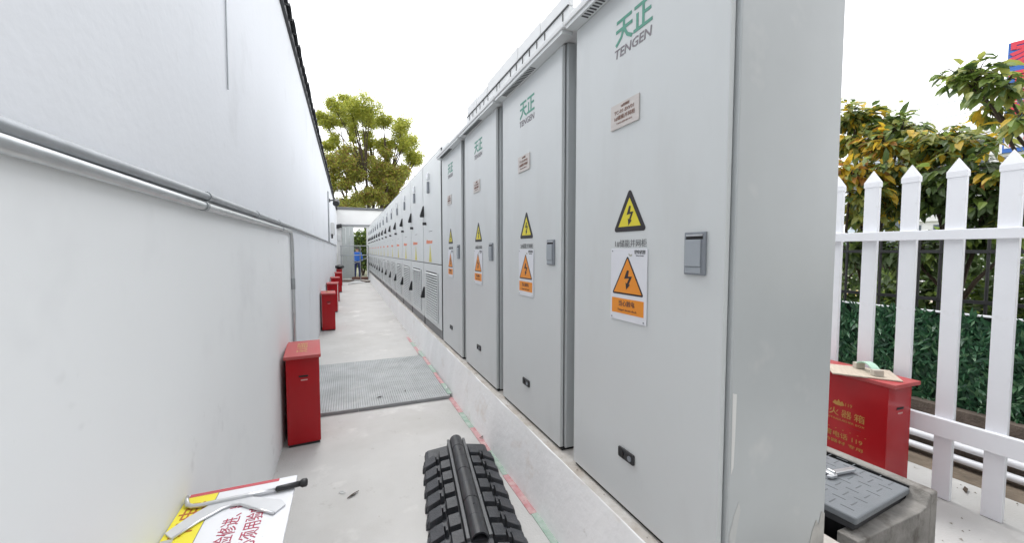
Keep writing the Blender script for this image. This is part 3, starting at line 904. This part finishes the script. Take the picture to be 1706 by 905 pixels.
t = thing('pry_bar', 'steel pry bar with black grip lying across the sign board', 'tool', (0, 0, 0))
path = [(-.4655, 1.474, PZ + .016), (-.463, 1.457, PZ + .0125), (-.455, 1.437, PZ + .0085), (-.44, 1.424, PZ + .0085), (-.42, 1.420, PZ + .0085), (-.374, 1.423, PZ + .0085), (-.30, 1.424, PZ + .0085), (-.222, 1.424, PZ + .0085)]
MB().tube(path, [.005, .006, .0068, .0068, .0068, .0068, .0068, .0068], 10).build('shaft', M_STEEL, t, smooth=True)
MB().tube([(-.224, 1.424, PZ + .0105), (-.22, 1.424, PZ + .0105), (-.155, 1.430, PZ + .0105)], [.0068, .0090, .0092], 12).build('grip', M_BLACK, t, smooth=True)
MB().tube([(-.156, 1.430, PZ + .0105), (-.150, 1.430, PZ + .0105), (-.138, 1.431, PZ + .0105), (-.134, 1.431, PZ + .0105)], [.0092, .0135, .0135, .009], 12).build('pommel', M_BLACK, t, smooth=True)
out = [(-.470, 1.330), (-.436, 1.386), (-.392, 1.436), (-.345, 1.444), (-.300, 1.440), (-.245, 1.404), (-.200, 1.378), (-.186, 1.349), (-.211, 1.315), (-.258, 1.353), (-.310, 1.400), (-.337, 1.406), (-.358, 1.397), (-.401, 1.356), (-.445, 1.298)]
fb = thing('bent_flat_bar', 'bent white steel flat bar lying on the sign board below the pry bar', 'metal bar', (0, 0, 0))
MB().prism([(x, y_ - .012, PZ + .0005) for x, y_ in out][::-1], (0, 0, .006)).build('bar', mat('whitewashed_steel', (.66,.67,.69), .35, metal=.3, var=.06, vscale=14), fb, bevel=.0015)
lip = MB()
edge = [(-.445, 1.298), (-.401, 1.356), (-.358, 1.397), (-.337, 1.406), (-.310, 1.400), (-.258, 1.353), (-.211, 1.315)]
lip.tube([(x, y_ - .012, PZ + .0045) for x, y_ in edge], .004, 8)
lip.build('rolled_edge', M_STEEL, fb, smooth=True)
box('end_tab', M_STEEL, fb, -.468, -.440, 1.271, 1.285, PZ + .0006, PZ + .005)

# small litter on the floor
def leaf_litter(label, loc, rz, s, m):
    q = MB(); q.prism([(0, 0, .004), (.5*s, .12*s, .02*s), (s, 0, .004), (.5*s, -.10*s, .012)], (0, 0, .004)); 
    return tag(q.build('litter_scrap', m, None, loc, (0, 0, rz)), label, 'litter')
leaf_litter('dark curled scrap on the pale floor left of the rubber ramp', (-.03, 2.50, .001), .7, .09, M_BARK)
leaf_litter('white scrap beside the dark one on the pale floor', (-.035, 2.56, .001), 2.6, .05, M_CAP)
leaf_litter('brown scrap on the red tape at the plinth foot', (.93, 2.92, .008), .4, .05, M_BARK)
leaf_litter('dark crumb on the front edge of the grating', (.24, 4.05, .036), .4, .06, M_BARK)
leaf_litter('small dark crumb right of centre on the grating', (.52, 4.12, .036), 1.4, .05, M_BARK)
leaf_litter('white stub on the tape beyond the grating edge', (.925, 4.02, .046), 1.3, .07, M_CAP)
leaf_litter('dry leaf lying at the picket foot', (3.45, 1.12, .001), .4, .10, M_BARK)
leaf_litter('dark scrap near the right edge beyond the picket fence', (3.72, .93, .001), -.5, .16, M_BARK)

# ------------------------------------------------------------------ pit with grey cover beside the nearest cabinet
pt = thing('cable_pit', 'rough concrete cable pit rim beside the nearest cabinet', 'pit', (0, 0, 0))
PH = .375
def rough_box(x0, x1, y0, y1, z0, z1, n=6):
    q = MB().box(x0, x1, y0, y1, z0, z1)
    return q
MB().prism([(1.84, .88, 0), (2.384, .88, 0), (2.384, .88, .396), (2.352, .88, .345), (2.30, .88, .334), (1.84, .88, .33)][::-1], (0, .075, 0)).build('front_wall', M_CONC, pt, bevel=.005)
box('rear_wall', M_CONC, pt, 2.3845, 2.445, .880, 1.78, 0, .398, bevel=.010, seg=3)
box('side_wall', M_CONC, pt, 1.71, 1.76, .90, 1.78, 0, .25, bevel=.01)
box('back_wall', M_CONC, pt, 1.761, 2.384, 1.70, 1.78, 0, .36)
box('pit_lining', M_DARKGAP, pt, 2.3775, 2.3845, .957, 1.699, .12, .392)
box('pit_bottom', M_DARKGAP, pt, 1.761, 2.377, .956, 1.699, .0, .10)
cv = thing('pit_cover', 'grey resin cover plate with raised pattern lying tilted on the concrete pit', 'cover', (2.095, 1.235, .335), 0)
cv.rotation_euler = (R(0.3), R(1.6), R(5.0))
CXh, CYh = .252, .31
box('lower_tray', mat('cover_dark_side', (.035,.036,.04), .6), cv, -CXh + .012, CXh - .012, -CYh + .012, CYh - .012, .000, .03, bevel=.004)
box('top_plate', M_COVER, cv, -CXh, CXh, -CYh, CYh, .031, .062, bevel=.008, seg=3)
pb = MB()
for i in range(9):
    for j in range(11):
        x = -CXh + .055 + i * .0585; yy = -CYh + .055 + j * .054
        if abs(x) < .085 and abs(yy) < .085:
            continue
        if (i + j) % 2:
            pb.box(x - .024, x + .024, yy - .0022, yy + .0022, .0615, .0632)
        else:
            pb.box(x - .0022, x + .0022, yy - .024, yy + .024, .0615, .0632)
pb.build('raised_pattern', mat('cover_pattern', (.125,.135,.145), .55), cv, kind='stuff')
q = MB()
for (x0, x1, y0, y1) in ((-.08, .08, -.08, -.074), (-.08, .08, .074, .08), (-.08, -.074, -.0735, .0735), (.074, .08, -.0735, .0735)):
    q.box(x0, x1, y0, y1, .0615, .064)
q.build('centre_frame', mat('cover_pattern', (.125,.135,.145), .55), cv)
sp = thing('spanner', 'short chrome adjustable spanner lying on the grey pit cover', 'tool', (2.19, 1.135, .4005), R(172))
jaw = [(-.10, .014), (.045, .017), (.06, .034), (.10, .036), (.118, .018), (.085, .010), (.085, -.008), (.112, -.016), (.095, -.034), (.06, -.032), (.045, -.017), (-.10, -.014)]
MB().prism([(x * .9, y_ * .9, 0) for x, y_ in jaw[::-1]], (0, 0, .014)).build('head_and_handle', M_STEEL, sp, bevel=.003)
MB().tube([(.052, -.016, .016), (.052, .016, .016)], .007, 8).build('adjusting_screw', M_GALV, sp)

# board and bracket on the right red box
o = MB().box(-.125, .125, -.165, .165, 0, .008).build('thin_board', M_WOOD, None, (3.02, 1.47, .7015), (0, 0, R(38)), bevel=.001)
tag(o, 'thin pale board lying skewed on the red box by the fence', 'board')
t = thing('arched_bracket', 'small mint arched bracket on two blocks, on the pale board', 'bracket', (3.045, 1.45, .710), R(58))
ar = MB()
n = 10
for i in range(n):
    a0, a1 = R(20 + 140 * i / n), R(20 + 140 * (i + 1) / n)
    P = lambda a, r, yy: (r * math.cos(a), yy, r * math.sin(a) * .75 - .005)
    for (r0, flip) in ((.092, 0), (.084, 1)):
        qd = [P(a0, r0, -.022), P(a0, r0, .022), P(a1, r0, .022), P(a1, r0, -.022)]
        ar.quad(*(qd if not flip else qd[::-1]))
    ar.quad(P(a0, .084, -.022), P(a0, .092, -.022), P(a1, .092, -.022), P(a1, .084, -.022))
    ar.quad(P(a0, .092, .022), P(a0, .084, .022), P(a1, .084, .022), P(a1, .092, .022))
ar.build('arch', M_MINT, t)
box('block', mat('block_beige', (.48,.44,.38), .7), t, -.10, -.062, -.026, .026, 0, .038, bevel=.003)
box('block', mat('block_beige', (.48,.44,.38), .7), t, .062, .10, -.026, .026, 0, .038, bevel=.003)

# ------------------------------------------------------------------ white picket fence
FX = 3.262
pf = thing('picket_fence', 'white plastic picket fence with pointed tops behind the nearest cabinet', 'fence', (FX, 0, 0))
pk = MB()
hw, th, zt = .040, .014, 1.905
pk.box(-th, th, -hw, hw, .002, zt)
pkme = pk.mesh('picket', M_PVC)
cp = MB()
o1 = .0035
cp.box(-th - o1, th + o1, -hw - o1, hw + o1, zt - .002, zt + .03)
bb = len(cp.v)
cp.v += [(-th - o1, -hw - o1, zt + .0302), (th + o1, -hw - o1, zt + .0302), (th + o1, hw + o1, zt + .0302), (-th - o1, hw + o1, zt + .0302), (-.004, 0, zt + .108), (.004, 0, zt + .108)]
for f in ((0,1,5,4),(2,3,4,5),(1,2,5),(3,0,4)):
    cp.f.append(tuple(bb + i for i in f)); cp.m.append(0)
cpme = cp.mesh('picket_cap', M_PVC)
yy = .345
while yy < 4.2:
    p = link('picket', pkme, pf, (0, yy, 0), (0, R(random.uniform(-.4, .4)), R(random.uniform(-1, 1))), bevel=.002)
    link('picket_cap', cpme, p)
    yy += .2045
for z0, z1 in ((1.545, 1.603), (.383, .491)):
    box('rail', M_PVC, pf, -.052, -.0150, .12, 4.3, z0, z1, bevel=.003)

# white plastic pipes lying on the soil behind the fence
for i, (x, z, s) in enumerate(((3.88, .125, 'upper'), (3.86, .040, 'lower'))):
    tag(MB().tube([(x, -1.5, z), (x + .01, 2, z + .004), (x - .01, 5, z)], .026, 10).build('ground_rail', M_PVC, smooth=True),
        '%s of two white plastic pipes lying along the soil behind the picket fence' % s, 'pipe', 'white pipes behind the fence')
tag(box('kerb_stone', mat('brown_kerb', (.17,.135,.11), .9, var=.4, vscale=9, bump=.8), None, 3.93, 4.02, -3, 6, -.02, .36), 'brown weathered kerb below the green leaf screen', 'kerb')

# artificial leaf screen
hs = thing('leaf_screen', 'dark green artificial leaf screen behind the picket fence', 'screen', (4.06, 0, 0))
box('backing', M_HEDGEBACK, hs, 0, .02, -1.5, 6, .30, 1.02)
box('top_wire', M_PVC, hs, -.02, .03, -1.5, 6, 1.022, 1.032)
lv = MB()
for i in range(10000):
    y0 = random.uniform(0.2, 3.4); z0 = random.uniform(.30, 1.0)
    a = random.uniform(-1.1, 1.1); L = random.uniform(.05, .10); w = L * .13
    d = Vector((random.uniform(-.75, -.1), math.sin(a), math.cos(a) * random.choice((1, 1, 1, -.6)))).normalized() * L
    s = d.cross(Vector((1, random.uniform(-.5, .5), random.uniform(-.5, .5)))).normalized() * w
    p = Vector((random.uniform(-.035, 0), y0, z0))
    m_ = p + d * .45
    lv.quad(p, m_ + s, p + d, m_ - s, mi=random.choice((0, 0, 0, 1, 1, 2)))
lv.build('screen_leaves', [LEAF['h1'], LEAF['h2'], LEAF['h3']], hs, kind='stuff')

# black iron fence
ifn = thing('iron_fence', 'black iron bar fence standing behind the leaf screen', 'fence', (4.75, 0, 0))
for i in range(34):
    MB().tube([(0, -.6 + i * .14, 0), (0, -.6 + i * .14, 1.62)], .011, 6).build('bar', M_IRON, ifn)
for z in (.45, 1.045, 1.46):
    box('rail', M_IRON, ifn, -.016, .016, -.7, 4.2, z, z + .028)

# ------------------------------------------------------------------ vegetation
def leaf_shape(L, W, droop):
    """8-vertex folded leaf pointing along +x"""
    V = [(0, 0, 0), (.3, .42, .05), (.68, .36, .0), (1, 0, -.10), (.68, -.36, .0), (.3, -.42, .05), (.32, 0, -.02), (.68, 0, -.045)]
    V = [(x * L, y_ * W, z * L - droop * L * x * x) for x, y_, z in V]
    F = [(0, 6, 1), (1, 6, 7, 2), (2, 7, 3), (0, 5, 6), (5, 4, 7, 6), (4, 3, 7)]
    return V, F

def leaf_matrix(p, direction, tilt):
    d = Vector(direction).normalized()
    up = Vector((random.gauss(0, tilt), random.gauss(0, tilt), 1)).normalized()
    s = up.cross(d)
    if s.length < 1e-3:
        s = Vector((1, 0, 0))
    s.normalize()
    u = d.cross(s)
    m = Matrix((d, s, u)).transposed().to_4x4()
    m.translation = p
    return m

def shrub(name, label, base, clusters, density, leaf_len, seed, nparts, group, sparse_to=None):
    rnd = random.Random(seed)
    random.seed(seed)
    t = thing(name, label, 'tree', base, 0, group)
    B = Vector(base)
    cen = sum((Vector(c[:3]) for c in clusters), Vector()) / len(clusters)
    fork = Vector((B.x, B.y, B.z)).lerp(Vector((cen.x, cen.y, 1.2)), .35); fork.z = .85
    MB().tube([(0, 0, -.05), tuple((fork - B) * .5 + Vector((.03, -.02, 0))), tuple(fork - B)], [.06, .05, .042], 9).build('trunk', M_BARK, t, smooth=True)
    leaves = []
    for (cx, cy, cz, cr, pal) in clusters:
        C = Vector((cx, cy, cz))
        mid = fork.lerp(C, .5) + Vector((rnd.uniform(-.1, .1), rnd.uniform(-.1, .1), .12))
        path = [fork, fork.lerp(mid, .5) + Vector((0, 0, .06)), mid, mid.lerp(C, .6) + Vector((0, 0, .05)), C + Vector((0, 0, .0))]
        MB().tube([tuple(p - B) for p in path], [.024, .018, .014, .010, .006], 6).build('limb', M_BARK, t, smooth=True)
        n = int(density * (cr / .3) ** 2)
        ntw = max(3, n // 9)
        tw = MB()
        for k in range(ntw):
            dirn = Vector((rnd.gauss(0, 1), rnd.gauss(0, 1), rnd.gauss(0, .55))).normalized()
            tip = C + dirn * cr * rnd.uniform(.55, 1.1)
            m2 = C.lerp(tip, .5) + Vector((0, 0, .04))
            tw.tube([tuple(C - B), tuple(m2 - B), tuple(tip - B)], [.005, .004, .0025], 4)
            for j in range(max(1, n // ntw)):
                f = rnd.uniform(.15, 1.05)
                p = C.lerp(tip, f) + Vector((rnd.gauss(0, .03), rnd.gauss(0, .03), rnd.gauss(0, .025)))
                ld = dirn * .7 + Vector((rnd.gauss(0, .6) - .35, rnd.gauss(0, .6) - .25, -.35 + rnd.gauss(0, .25)))
                L = leaf_len * rnd.uniform(.6, 1.25)
                leaves.append((leaf_matrix(p - B, ld, .35), L, rnd.choice(pal)))
        tw.build('twigs', M_BARK, t, kind='stuff')
    pal = ['dark', 'mid', 'olive', 'yellow', 'orange']
    mesh = {}
    for k in pal:
        V, F = leaf_shape(1, .52, .30)
        me = bpy.data.meshes.new('leaf'); me.from_pydata(V, [], F); me.materials.append(LEAF[k]); me.update()
        mesh[k] = me
    # nearest leaves to the camera become parts of their own
    campos = Vector(cam.location) - B
    leaves.sort(key=lambda q: (q[0].translation - campos).length / q[1])
    for (m, L, k) in leaves[:nparts]:
        o = link('leaf', mesh[k], t)
        o.matrix_local = m @ Matrix.Diagonal((L, L, L, 1))
    q = MB()
    V, F = leaf_shape(1, .52, .30)
    for (m, L, k) in leaves[nparts:]:
        b0 = len(q.v)
        for v in V:
            q.v.append(tuple(m @ (Vector(v) * L)))
        ki = pal.index(k)
        for f in F:
            q.f.append(tuple(b0 + i for i in f)); q.m.append(ki)
    q.build('foliage', [LEAF[k] for k in pal], t, kind='stuff')
    return t

G = ['dark', 'mid', 'mid', 'olive']
GY = ['mid', 'olive', 'yellow', 'dark', 'olive']
YY = ['yellow', 'yellow', 'olive', 'orange', 'mid']
DK = ['dark', 'dark', 'dark', 'mid']
GRP = 'trees behind the picket fence'
shrub('broadleaf_tree', 'broad-leaved tree with yellowing leaves, leftmost behind the picket fence', (5.75, 2.75, -.03),
      [(5.6,2.92,3.06,.30,GY),(5.6,2.86,2.74,.34,GY),(5.7,3.05,3.1,.2,G),(6.0,2.83,3.0,.16,G),(5.2,2.70,2.33,.28,YY),(5.9,2.72,2.88,.26,GY),(5.7,2.5,2.82,.24,G),(5.4,2.42,2.35,.30,GY),(5.4,2.5,2.6,.22,YY),(5.6,2.71,1.95,.40,GY),(5.5,2.82,1.47,.36,DK),(5.3,2.6,2.1,.3,GY)],
      270, .125, 11, 150, GRP)
shrub('broadleaf_tree', 'dark broad-leaved tree with a few orange leaves, behind the middle pickets', (5.85, 2.05, -.03),
      [(5.6,2.2,2.58,.30,GY),(5.5,1.95,2.48,.26,GY),(5.8,2.40,2.66,.2,GY),(5.7,2.12,2.62,.20,GY),(5.3,1.86,2.18,.30,DK),(5.6,2.15,2.02,.37,DK),(5.6,2.32,1.47,.36,DK),(5.4,1.68,1.95,.32,DK),(5.6,1.88,1.60,.28,DK),(5.5,1.52,1.70,.26,G),(5.5,2.25,2.25,.3,GY),(5.3,1.62,2.12,.2,YY)],
      290, .125, 12, 150, GRP)
shrub('broadleaf_tree', 'broad-leaved tree at the right edge reaching a branch above the pickets', (5.5, .72, -.03),
      [(5.0,1.72,2.93,.22,G),(5.0,1.56,2.84,.20,G),(4.95,1.45,2.52,.17,GY),(5.0,1.84,3.05,.12,G),(5.1,1.66,2.68,.15,GY),(5.2,1.2,2.75,.14,G)],
      250, .12, 13, 120, GRP)
# low hedge and far greenery seen between the bars
def bush(name, label, base, rx, ry, rz, n, leaf, keys, seed, group=None, cat='bush', trunk=True):
    rnd = random.Random(seed)
    t = thing(name, label, cat, base, 0, group)
    if trunk:
        q = MB()
        for k in range(5):
            a = rnd.uniform(0, 6.28)
            q.tube([(0, 0, -.05), (rx * .3 * math.cos(a), ry * .3 * math.sin(a), rz * .7), (rx * .6 * math.cos(a), ry * .6 * math.sin(a), rz * 1.3)], [.03 * rz, .02 * rz, .008 * rz], 5)
        q.build('stem', M_BARK, t)
    q = MB()
    lobes = [(rnd.uniform(-.5, .5) * rx, rnd.uniform(-.6, .6) * ry, rnd.uniform(.5, 1.3) * rz, rnd.uniform(.35, .6)) for _ in range(16)]
    for i in range(n):
        lx, ly, lz, s = lobes[i % 16]
        d = Vector((rnd.gauss(0, 1), rnd.gauss(0, 1), rnd.gauss(0, 1))).normalized() * rnd.uniform(.6, 1.0)
        p = Vector((lx + d.x * rx * s, ly + d.y * ry * s, max(.02, lz + d.z * rz * s)))
        a = Vector((rnd.gauss(0, 1), rnd.gauss(0, 1), rnd.gauss(0, .6))).normalized() * leaf * rnd.uniform(.6, 1.3)
        s_ = a.cross(Vector((rnd.gauss(0, 1), rnd.gauss(0, 1), rnd.gauss(0, 1)))).normalized() * a.length * .32
        q.quad(p, p + a * .5 + s_, p + a, p + a * .5 - s_, mi=rnd.randrange(len(keys)))
    q.build('crown', [LEAF[k] for k in keys], t, kind='stuff')
    return t
bush('roadside_bush', 'low olive bush by the roadside seen between the right pickets', (8.6, 2.4, -.05), .8, 1.0, .45, 1600, .10, ['olive', 'mid', 'olive'], 21, 'roadside bushes')
bush('roadside_bush', 'low yellowish bush seen between the middle pickets', (8.4, 4.0, -.05), .8, .9, .45, 1600, .10, ['yellow', 'olive', 'mid'], 22, 'roadside bushes')
bush('roadside_bush', 'dark roadside bush behind the left pickets', (8.0, 5.0, -.05), 1.2, 1.2, .8, 2600, .11, ['dark', 'mid', 'dark'], 23, 'roadside bushes')
bush('roadside_bush', 'dense dark bush close behind the iron fence on the left', (6.9, 4.1, -.05), .9, 1.1, 1.1, 3200, .11, ['dark', 'dark', 'mid'], 24, 'roadside bushes')
bush('roadside_bush', 'dark tall bush behind the right end of the iron fence', (7.4, 1.9, -.05), .6, .7, 1.1, 2600, .11, ['dark', 'dark', 'mid'], 26, 'roadside bushes')
bush('roadside_bush', 'dark hanging bush behind the middle of the iron fence', (6.8, 2.75, -.05), .6, .6, 1.05, 2200, .11, ['dark', 'dark', 'mid'], 25, 'roadside bushes')

# tall tree beyond the end wall
def tall_tree():
    rnd = random.Random(5)
    B = Vector((1.6, 30, -.05))
    t = thing('tall_tree', 'tall spreading olive-green tree beyond the end wall', 'tree', tuple(B))
    MB().tube([(0, 0, 0), (.05, 0, 1.2), (0, .05, 2.2)], [.34, .28, .24], 12).build('trunk', M_BARK, t, smooth=True)
    cl = [(0.28,11.6,.62),(-0.49,10.93,.68),(1.04,11.2,.8),(-1.24,10.44,.6),(1.82,10.9,.7),(2.61,10.6,.65),(3.63,10.1,.8),(4.25,9.42,.75),(4.67,8.6,.66),(5.1,8.3,.6),(-0.87,10.1,.6),(0.26,10.5,.7),
          (1.36,7.68,.95),(2.56,7.36,1.0),(-0.19,7.35,.95),(-1.12,7.47,.65),(0.6,8.84,.36),(2.96,6.54,.95),(3.38,6.78,.7),(0.02,8.38,.42),(0.93,5.0,.75),(1.94,6.3,.65),(-0.78,5.89,.5),(3.7,8.74,.45),(-1.0,6.6,.6),(2.2,5.2,.6),(3.3,5.9,.7),(-.4,4.9,.6),(1.6,9.3,.55),(2.4,9.0,.55),(-.6,9.1,.55),(.5,9.8,.5),(1.4,10.2,.6),(3.2,9.2,.5),(.9,6.6,.7),(0,6.2,.6),(2.6,8.2,.5),(1.0,8.4,.5),(-1.2,8.8,.45),(1.6,5.4,.7),(2.9,5.2,.7),(.2,4.4,.7),(3.9,7.3,.6)]
    limbs = [(-1.0, 1.2, 6.2), (-.3, -1.0, 6.6), (.4, .8, 6.4), (1.3, -.6, 6.6), (2.0, .7, 6.0), (-1.6, -.4, 5.0)]
    LE = []
    for (x, y, z) in limbs:
        p = [Vector((0, .05, 2.1)), Vector((x * .30, y * .4, 3.5)), Vector((x * .62, y * .8, 4.9)), Vector((x, y, z))]
        MB().tube(p, [.17, .13, .10, .075], 7).build('limb', M_BARK, t, smooth=True)
        LE.append((p[2], p[3]))
    q = MB(); br = MB()
    keysets = {'top': [0, 0, 1, 1, 1, 0], 'low': [3, 0, 2, 2, 1, 1, 3]}
    for (x, z, r) in cl:
        for sub in range(2):
            C = Vector((x - B.x + rnd.uniform(-.3, .3) * r, rnd.uniform(-1.6, 1.6), z + rnd.uniform(-.2, .2) * r))
            st = min((e for pr in LE for e in pr), key=lambda e: (e - C).length + max(0, e.z - C.z) * 3)
            md = st.lerp(C, .5) + Vector((rnd.uniform(-.15, .15), rnd.uniform(-.15, .15), .2))
            br.tube([st, md, C], [.06, .04, .018], 5)
            for k in range(5):
                d = Vector((rnd.gauss(0, 1), rnd.gauss(0, 1), rnd.gauss(0, 1))).normalized() * r * .8
                br.tube([C, C + d * .5 + Vector((0, 0, .05)), C + d], [.016, .012, .007], 4)
            ks = keysets['top' if z > 8.2 else 'low']
            n = int(1250 * (r / .7) ** 2)
            subs = [Vector((rnd.gauss(0, 1), rnd.gauss(0, 1), rnd.gauss(0, .8))).normalized() * r * rnd.uniform(.3, .85) for _ in range(9)]
            for i in range(n):
                s = subs[i % 9]
                p = C + s + Vector((rnd.gauss(0, 1), rnd.gauss(0, 1), rnd.gauss(0, .8))) * r * .25
                a = Vector((rnd.gauss(0, 1), rnd.gauss(0, 1), rnd.gauss(0, .7))).normalized() * rnd.uniform(.075, .15)
                w = a.cross(Vector((rnd.gauss(0, 1), rnd.gauss(0, 1), rnd.gauss(0, 1)))).normalized() * a.length * .36
                q.quad(p, p + a * .5 + w, p + a, p + a * .5 - w, mi=rnd.choice(ks))
    br.build('branches', M_BARK, t, kind='stuff')
    q.build('crown', [LEAF['t1'], LEAF['t2'], LEAF['t3'], LEAF['t4']], t, kind='stuff')
tall_tree()
bush('dark_bush', 'dark bush filling the gate opening beyond the end wall', (0.9, 26.5, -.05), 1.2, .8, 1.7, 5000, .16, ['dark', 'dark', 'mid', 't4'], 31, None)

# ------------------------------------------------------------------ far street: buildings, sign, car, wires
def far_building(name, label, loc, rz, w, d, floors, fh, m, bays):
    t = thing(name, label, 'building', loc, rz, 'far white buildings')
    H = floors * fh
    box('wall', m, t, -w / 2, w / 2, 0, d, 0, H)
    box('parapet', m, t, -w / 2 - .15, w / 2 + .15, -.15, d + .15, H + .001, H + .8)
    gl = mat('far_glass', (.10,.12,.14), .2)
    fr = mat('far_frame', (.55,.56,.57), .5)
    bw = w / bays
    for f in range(floors):
        box('balcony_band', m, t, -w / 2 + .1, w / 2 - .1, -.5, -.001, f * fh + .02, f * fh + .85)
        for i in range(bays):
            x0 = -w / 2 + i * bw + bw * .18; x1 = x0 + bw * .64
            wd = box('window', fr, t, x0, x1, -.06, -.002, f * fh + 1.0, f * fh + fh - .45)
            xm = (x0 + x1) / 2
            box('pane', gl, wd, x0 + .08, xm - .04, -.08, -.061, f * fh + 1.08, f * fh + fh - .53)
            box('pane', gl, wd, xm + .04, x1 - .08, -.08, -.061, f * fh + 1.08, f * fh + fh - .53)
    return t
M_FARB = mat('far_white_render', (.74,.74,.73), .8, var=.06, vscale=.4)
M_FARB2 = mat('far_bluish_render', (.62,.68,.75), .8, var=.08, vscale=.4)
far_building('apartment_block', 'white apartment block with rows of balconies beside the blue billboard', (86, 27, -.05), R(-72), 26, 10, 6, 3.05, M_FARB, 8)
far_building('apartment_block', 'pale bluish tower seen above the leaves next to the nearest cabinet', (58, 27.5, -.05), R(-65), 5.5, 6, 4, 3.1, M_FARB2, 2)
t = thing('antenna_mast', 'thin mast on the roof above the leaves', 'mast', (62, 30.2, 0))
MB().tube([(0, 0, 0), (0, 0, 16.6)], .10, 6).build('pole', M_GALV2, t)
box('head', M_GALV2, t, -.5, .5, -.1, .1, 16.0, 16.15)

bb_ = thing('billboard', 'tall blue billboard with red characters at the right edge', 'billboard', (47.7, 11.35, 0), R(-72))
M_BLUE = mat('billboard_blue', (.035,.14,.50), .5, var=.15, vscale=.6)
box('panel', M_BLUE, bb_, -3.2, 3.2, 0, .4, 9.0, 17.2)
box('white_panel', M_PLATEW, bb_, -3.12, 3.0, -.04, -.002, 9.3, 10.65)
st = MB()
for i in range(40):
    st.box(-3.2, 3.2, -.012, -.002, 10.8 + i * .155, 10.82 + i * .155)
st.build('stripes', mat('billboard_stripe', (.10,.25,.62), .5), bb_, kind='stuff')
ROTF = (math.pi / 2, 0, 0)
M_SIGNRED = mat('sign_red', (.62,.04,.07), .5)
for ch, z in (('家', 16.2), ('宴', 14.0), ('楼', 11.75)):
    letters('red_character', ch, 2.1, M_SIGNRED, bb_, (-2.15, -.05, z), ROTF, bold=.06, extrude=.02)
for i in range(3):
    for k in range(7):
        letters('small_lettering', '1868688'[k], .46, M_SIGNRED, bb_, (-2.85 + k * .72, -.06, 10.35 - i * .42), ROTF, extrude=.01)
box('post', M_GALV2, bb_, -2.2, -1.9, .1, .35, 0, 9.0)
box('post', M_GALV2, bb_, 1.9, 2.2, .1, .35, 0, 9.0)

for i, (p0, p1) in enumerate((((22, 13.0, 8.1), (22, 3.0, 7.2)), ((22, 12.0, 7.1), (22, 3.0, 7.1)))):
    a, b2 = Vector(p0), Vector(p1)
    pts = [a.lerp(b2, k / 10) - Vector((0, 0, .35 * (1 - (2 * k / 10 - 1) ** 2))) for k in range(11)]
    tag(MB().tube(pts, .018, 5).build('overhead_wire', M_GALV2), '%s of two thin wires crossing the white sky at right' % ('upper', 'lower')[i], 'wire', 'overhead wires')

def car(loc, rz, label):
    t = thing('parked_car', label, 'car', loc, rz)
    pw = mat('white_car_paint', (.80,.81,.82), .25, coat=.5)
    gl = mat('car_glass', (.02,.025,.03), .08)
    prof = [(-2.1,.28),(2.1,.28),(2.15,.55),(2.05,.78),(1.15,.92),(.45,1.40),(-1.0,1.44),(-1.75,1.02),(-2.1,.95),(-2.16,.55)]
    MB().prism([(x, .86, z) for x, z in prof], (0, -1.72, 0)).build('body', pw, t, bevel=.06, seg=3)
    for s in (-1, 1):
        for a in ([(1.0,.95),(.42,1.33),(-.25,1.36),(-.25,.95)], [(-.32,.95),(-.32,1.36),(-.95,1.37),(-1.5,1.02)]):
            MB().prism([(x, s * .862, z) for x, z in (a if s < 0 else a[::-1])], (0, s * .008, 0)).build('side_window', gl, t)
    MB().prism([(1.14,-.70,.955),(1.14,.70,.955),(.49,.62,1.39),(.49,-.62,1.39)], (.012,0,.02)).build('windscreen', gl, t)
    for x in (-1.3, 1.3):
        for s in (-1, 1):
            w = MB().tube([(x, s * .72, .31), (x, s * .89, .31)], .31, 20).build('wheel', M_RUBBER, t)
            MB().tube([(x, s * .891, .31), (x, s * .90, .31)], .19, 14).build('rim', M_STEEL, w)
    for s in (-1, 1):
        box('headlight', mat('headlight', (.7,.72,.74), .1), t, 2.03, 2.15, s * .62 - .14, s * .62 + .14, .60, .72)
    return t
car((14.6, 3.6, -.03), R(82), 'white parked car on the road seen between the right-hand pickets')
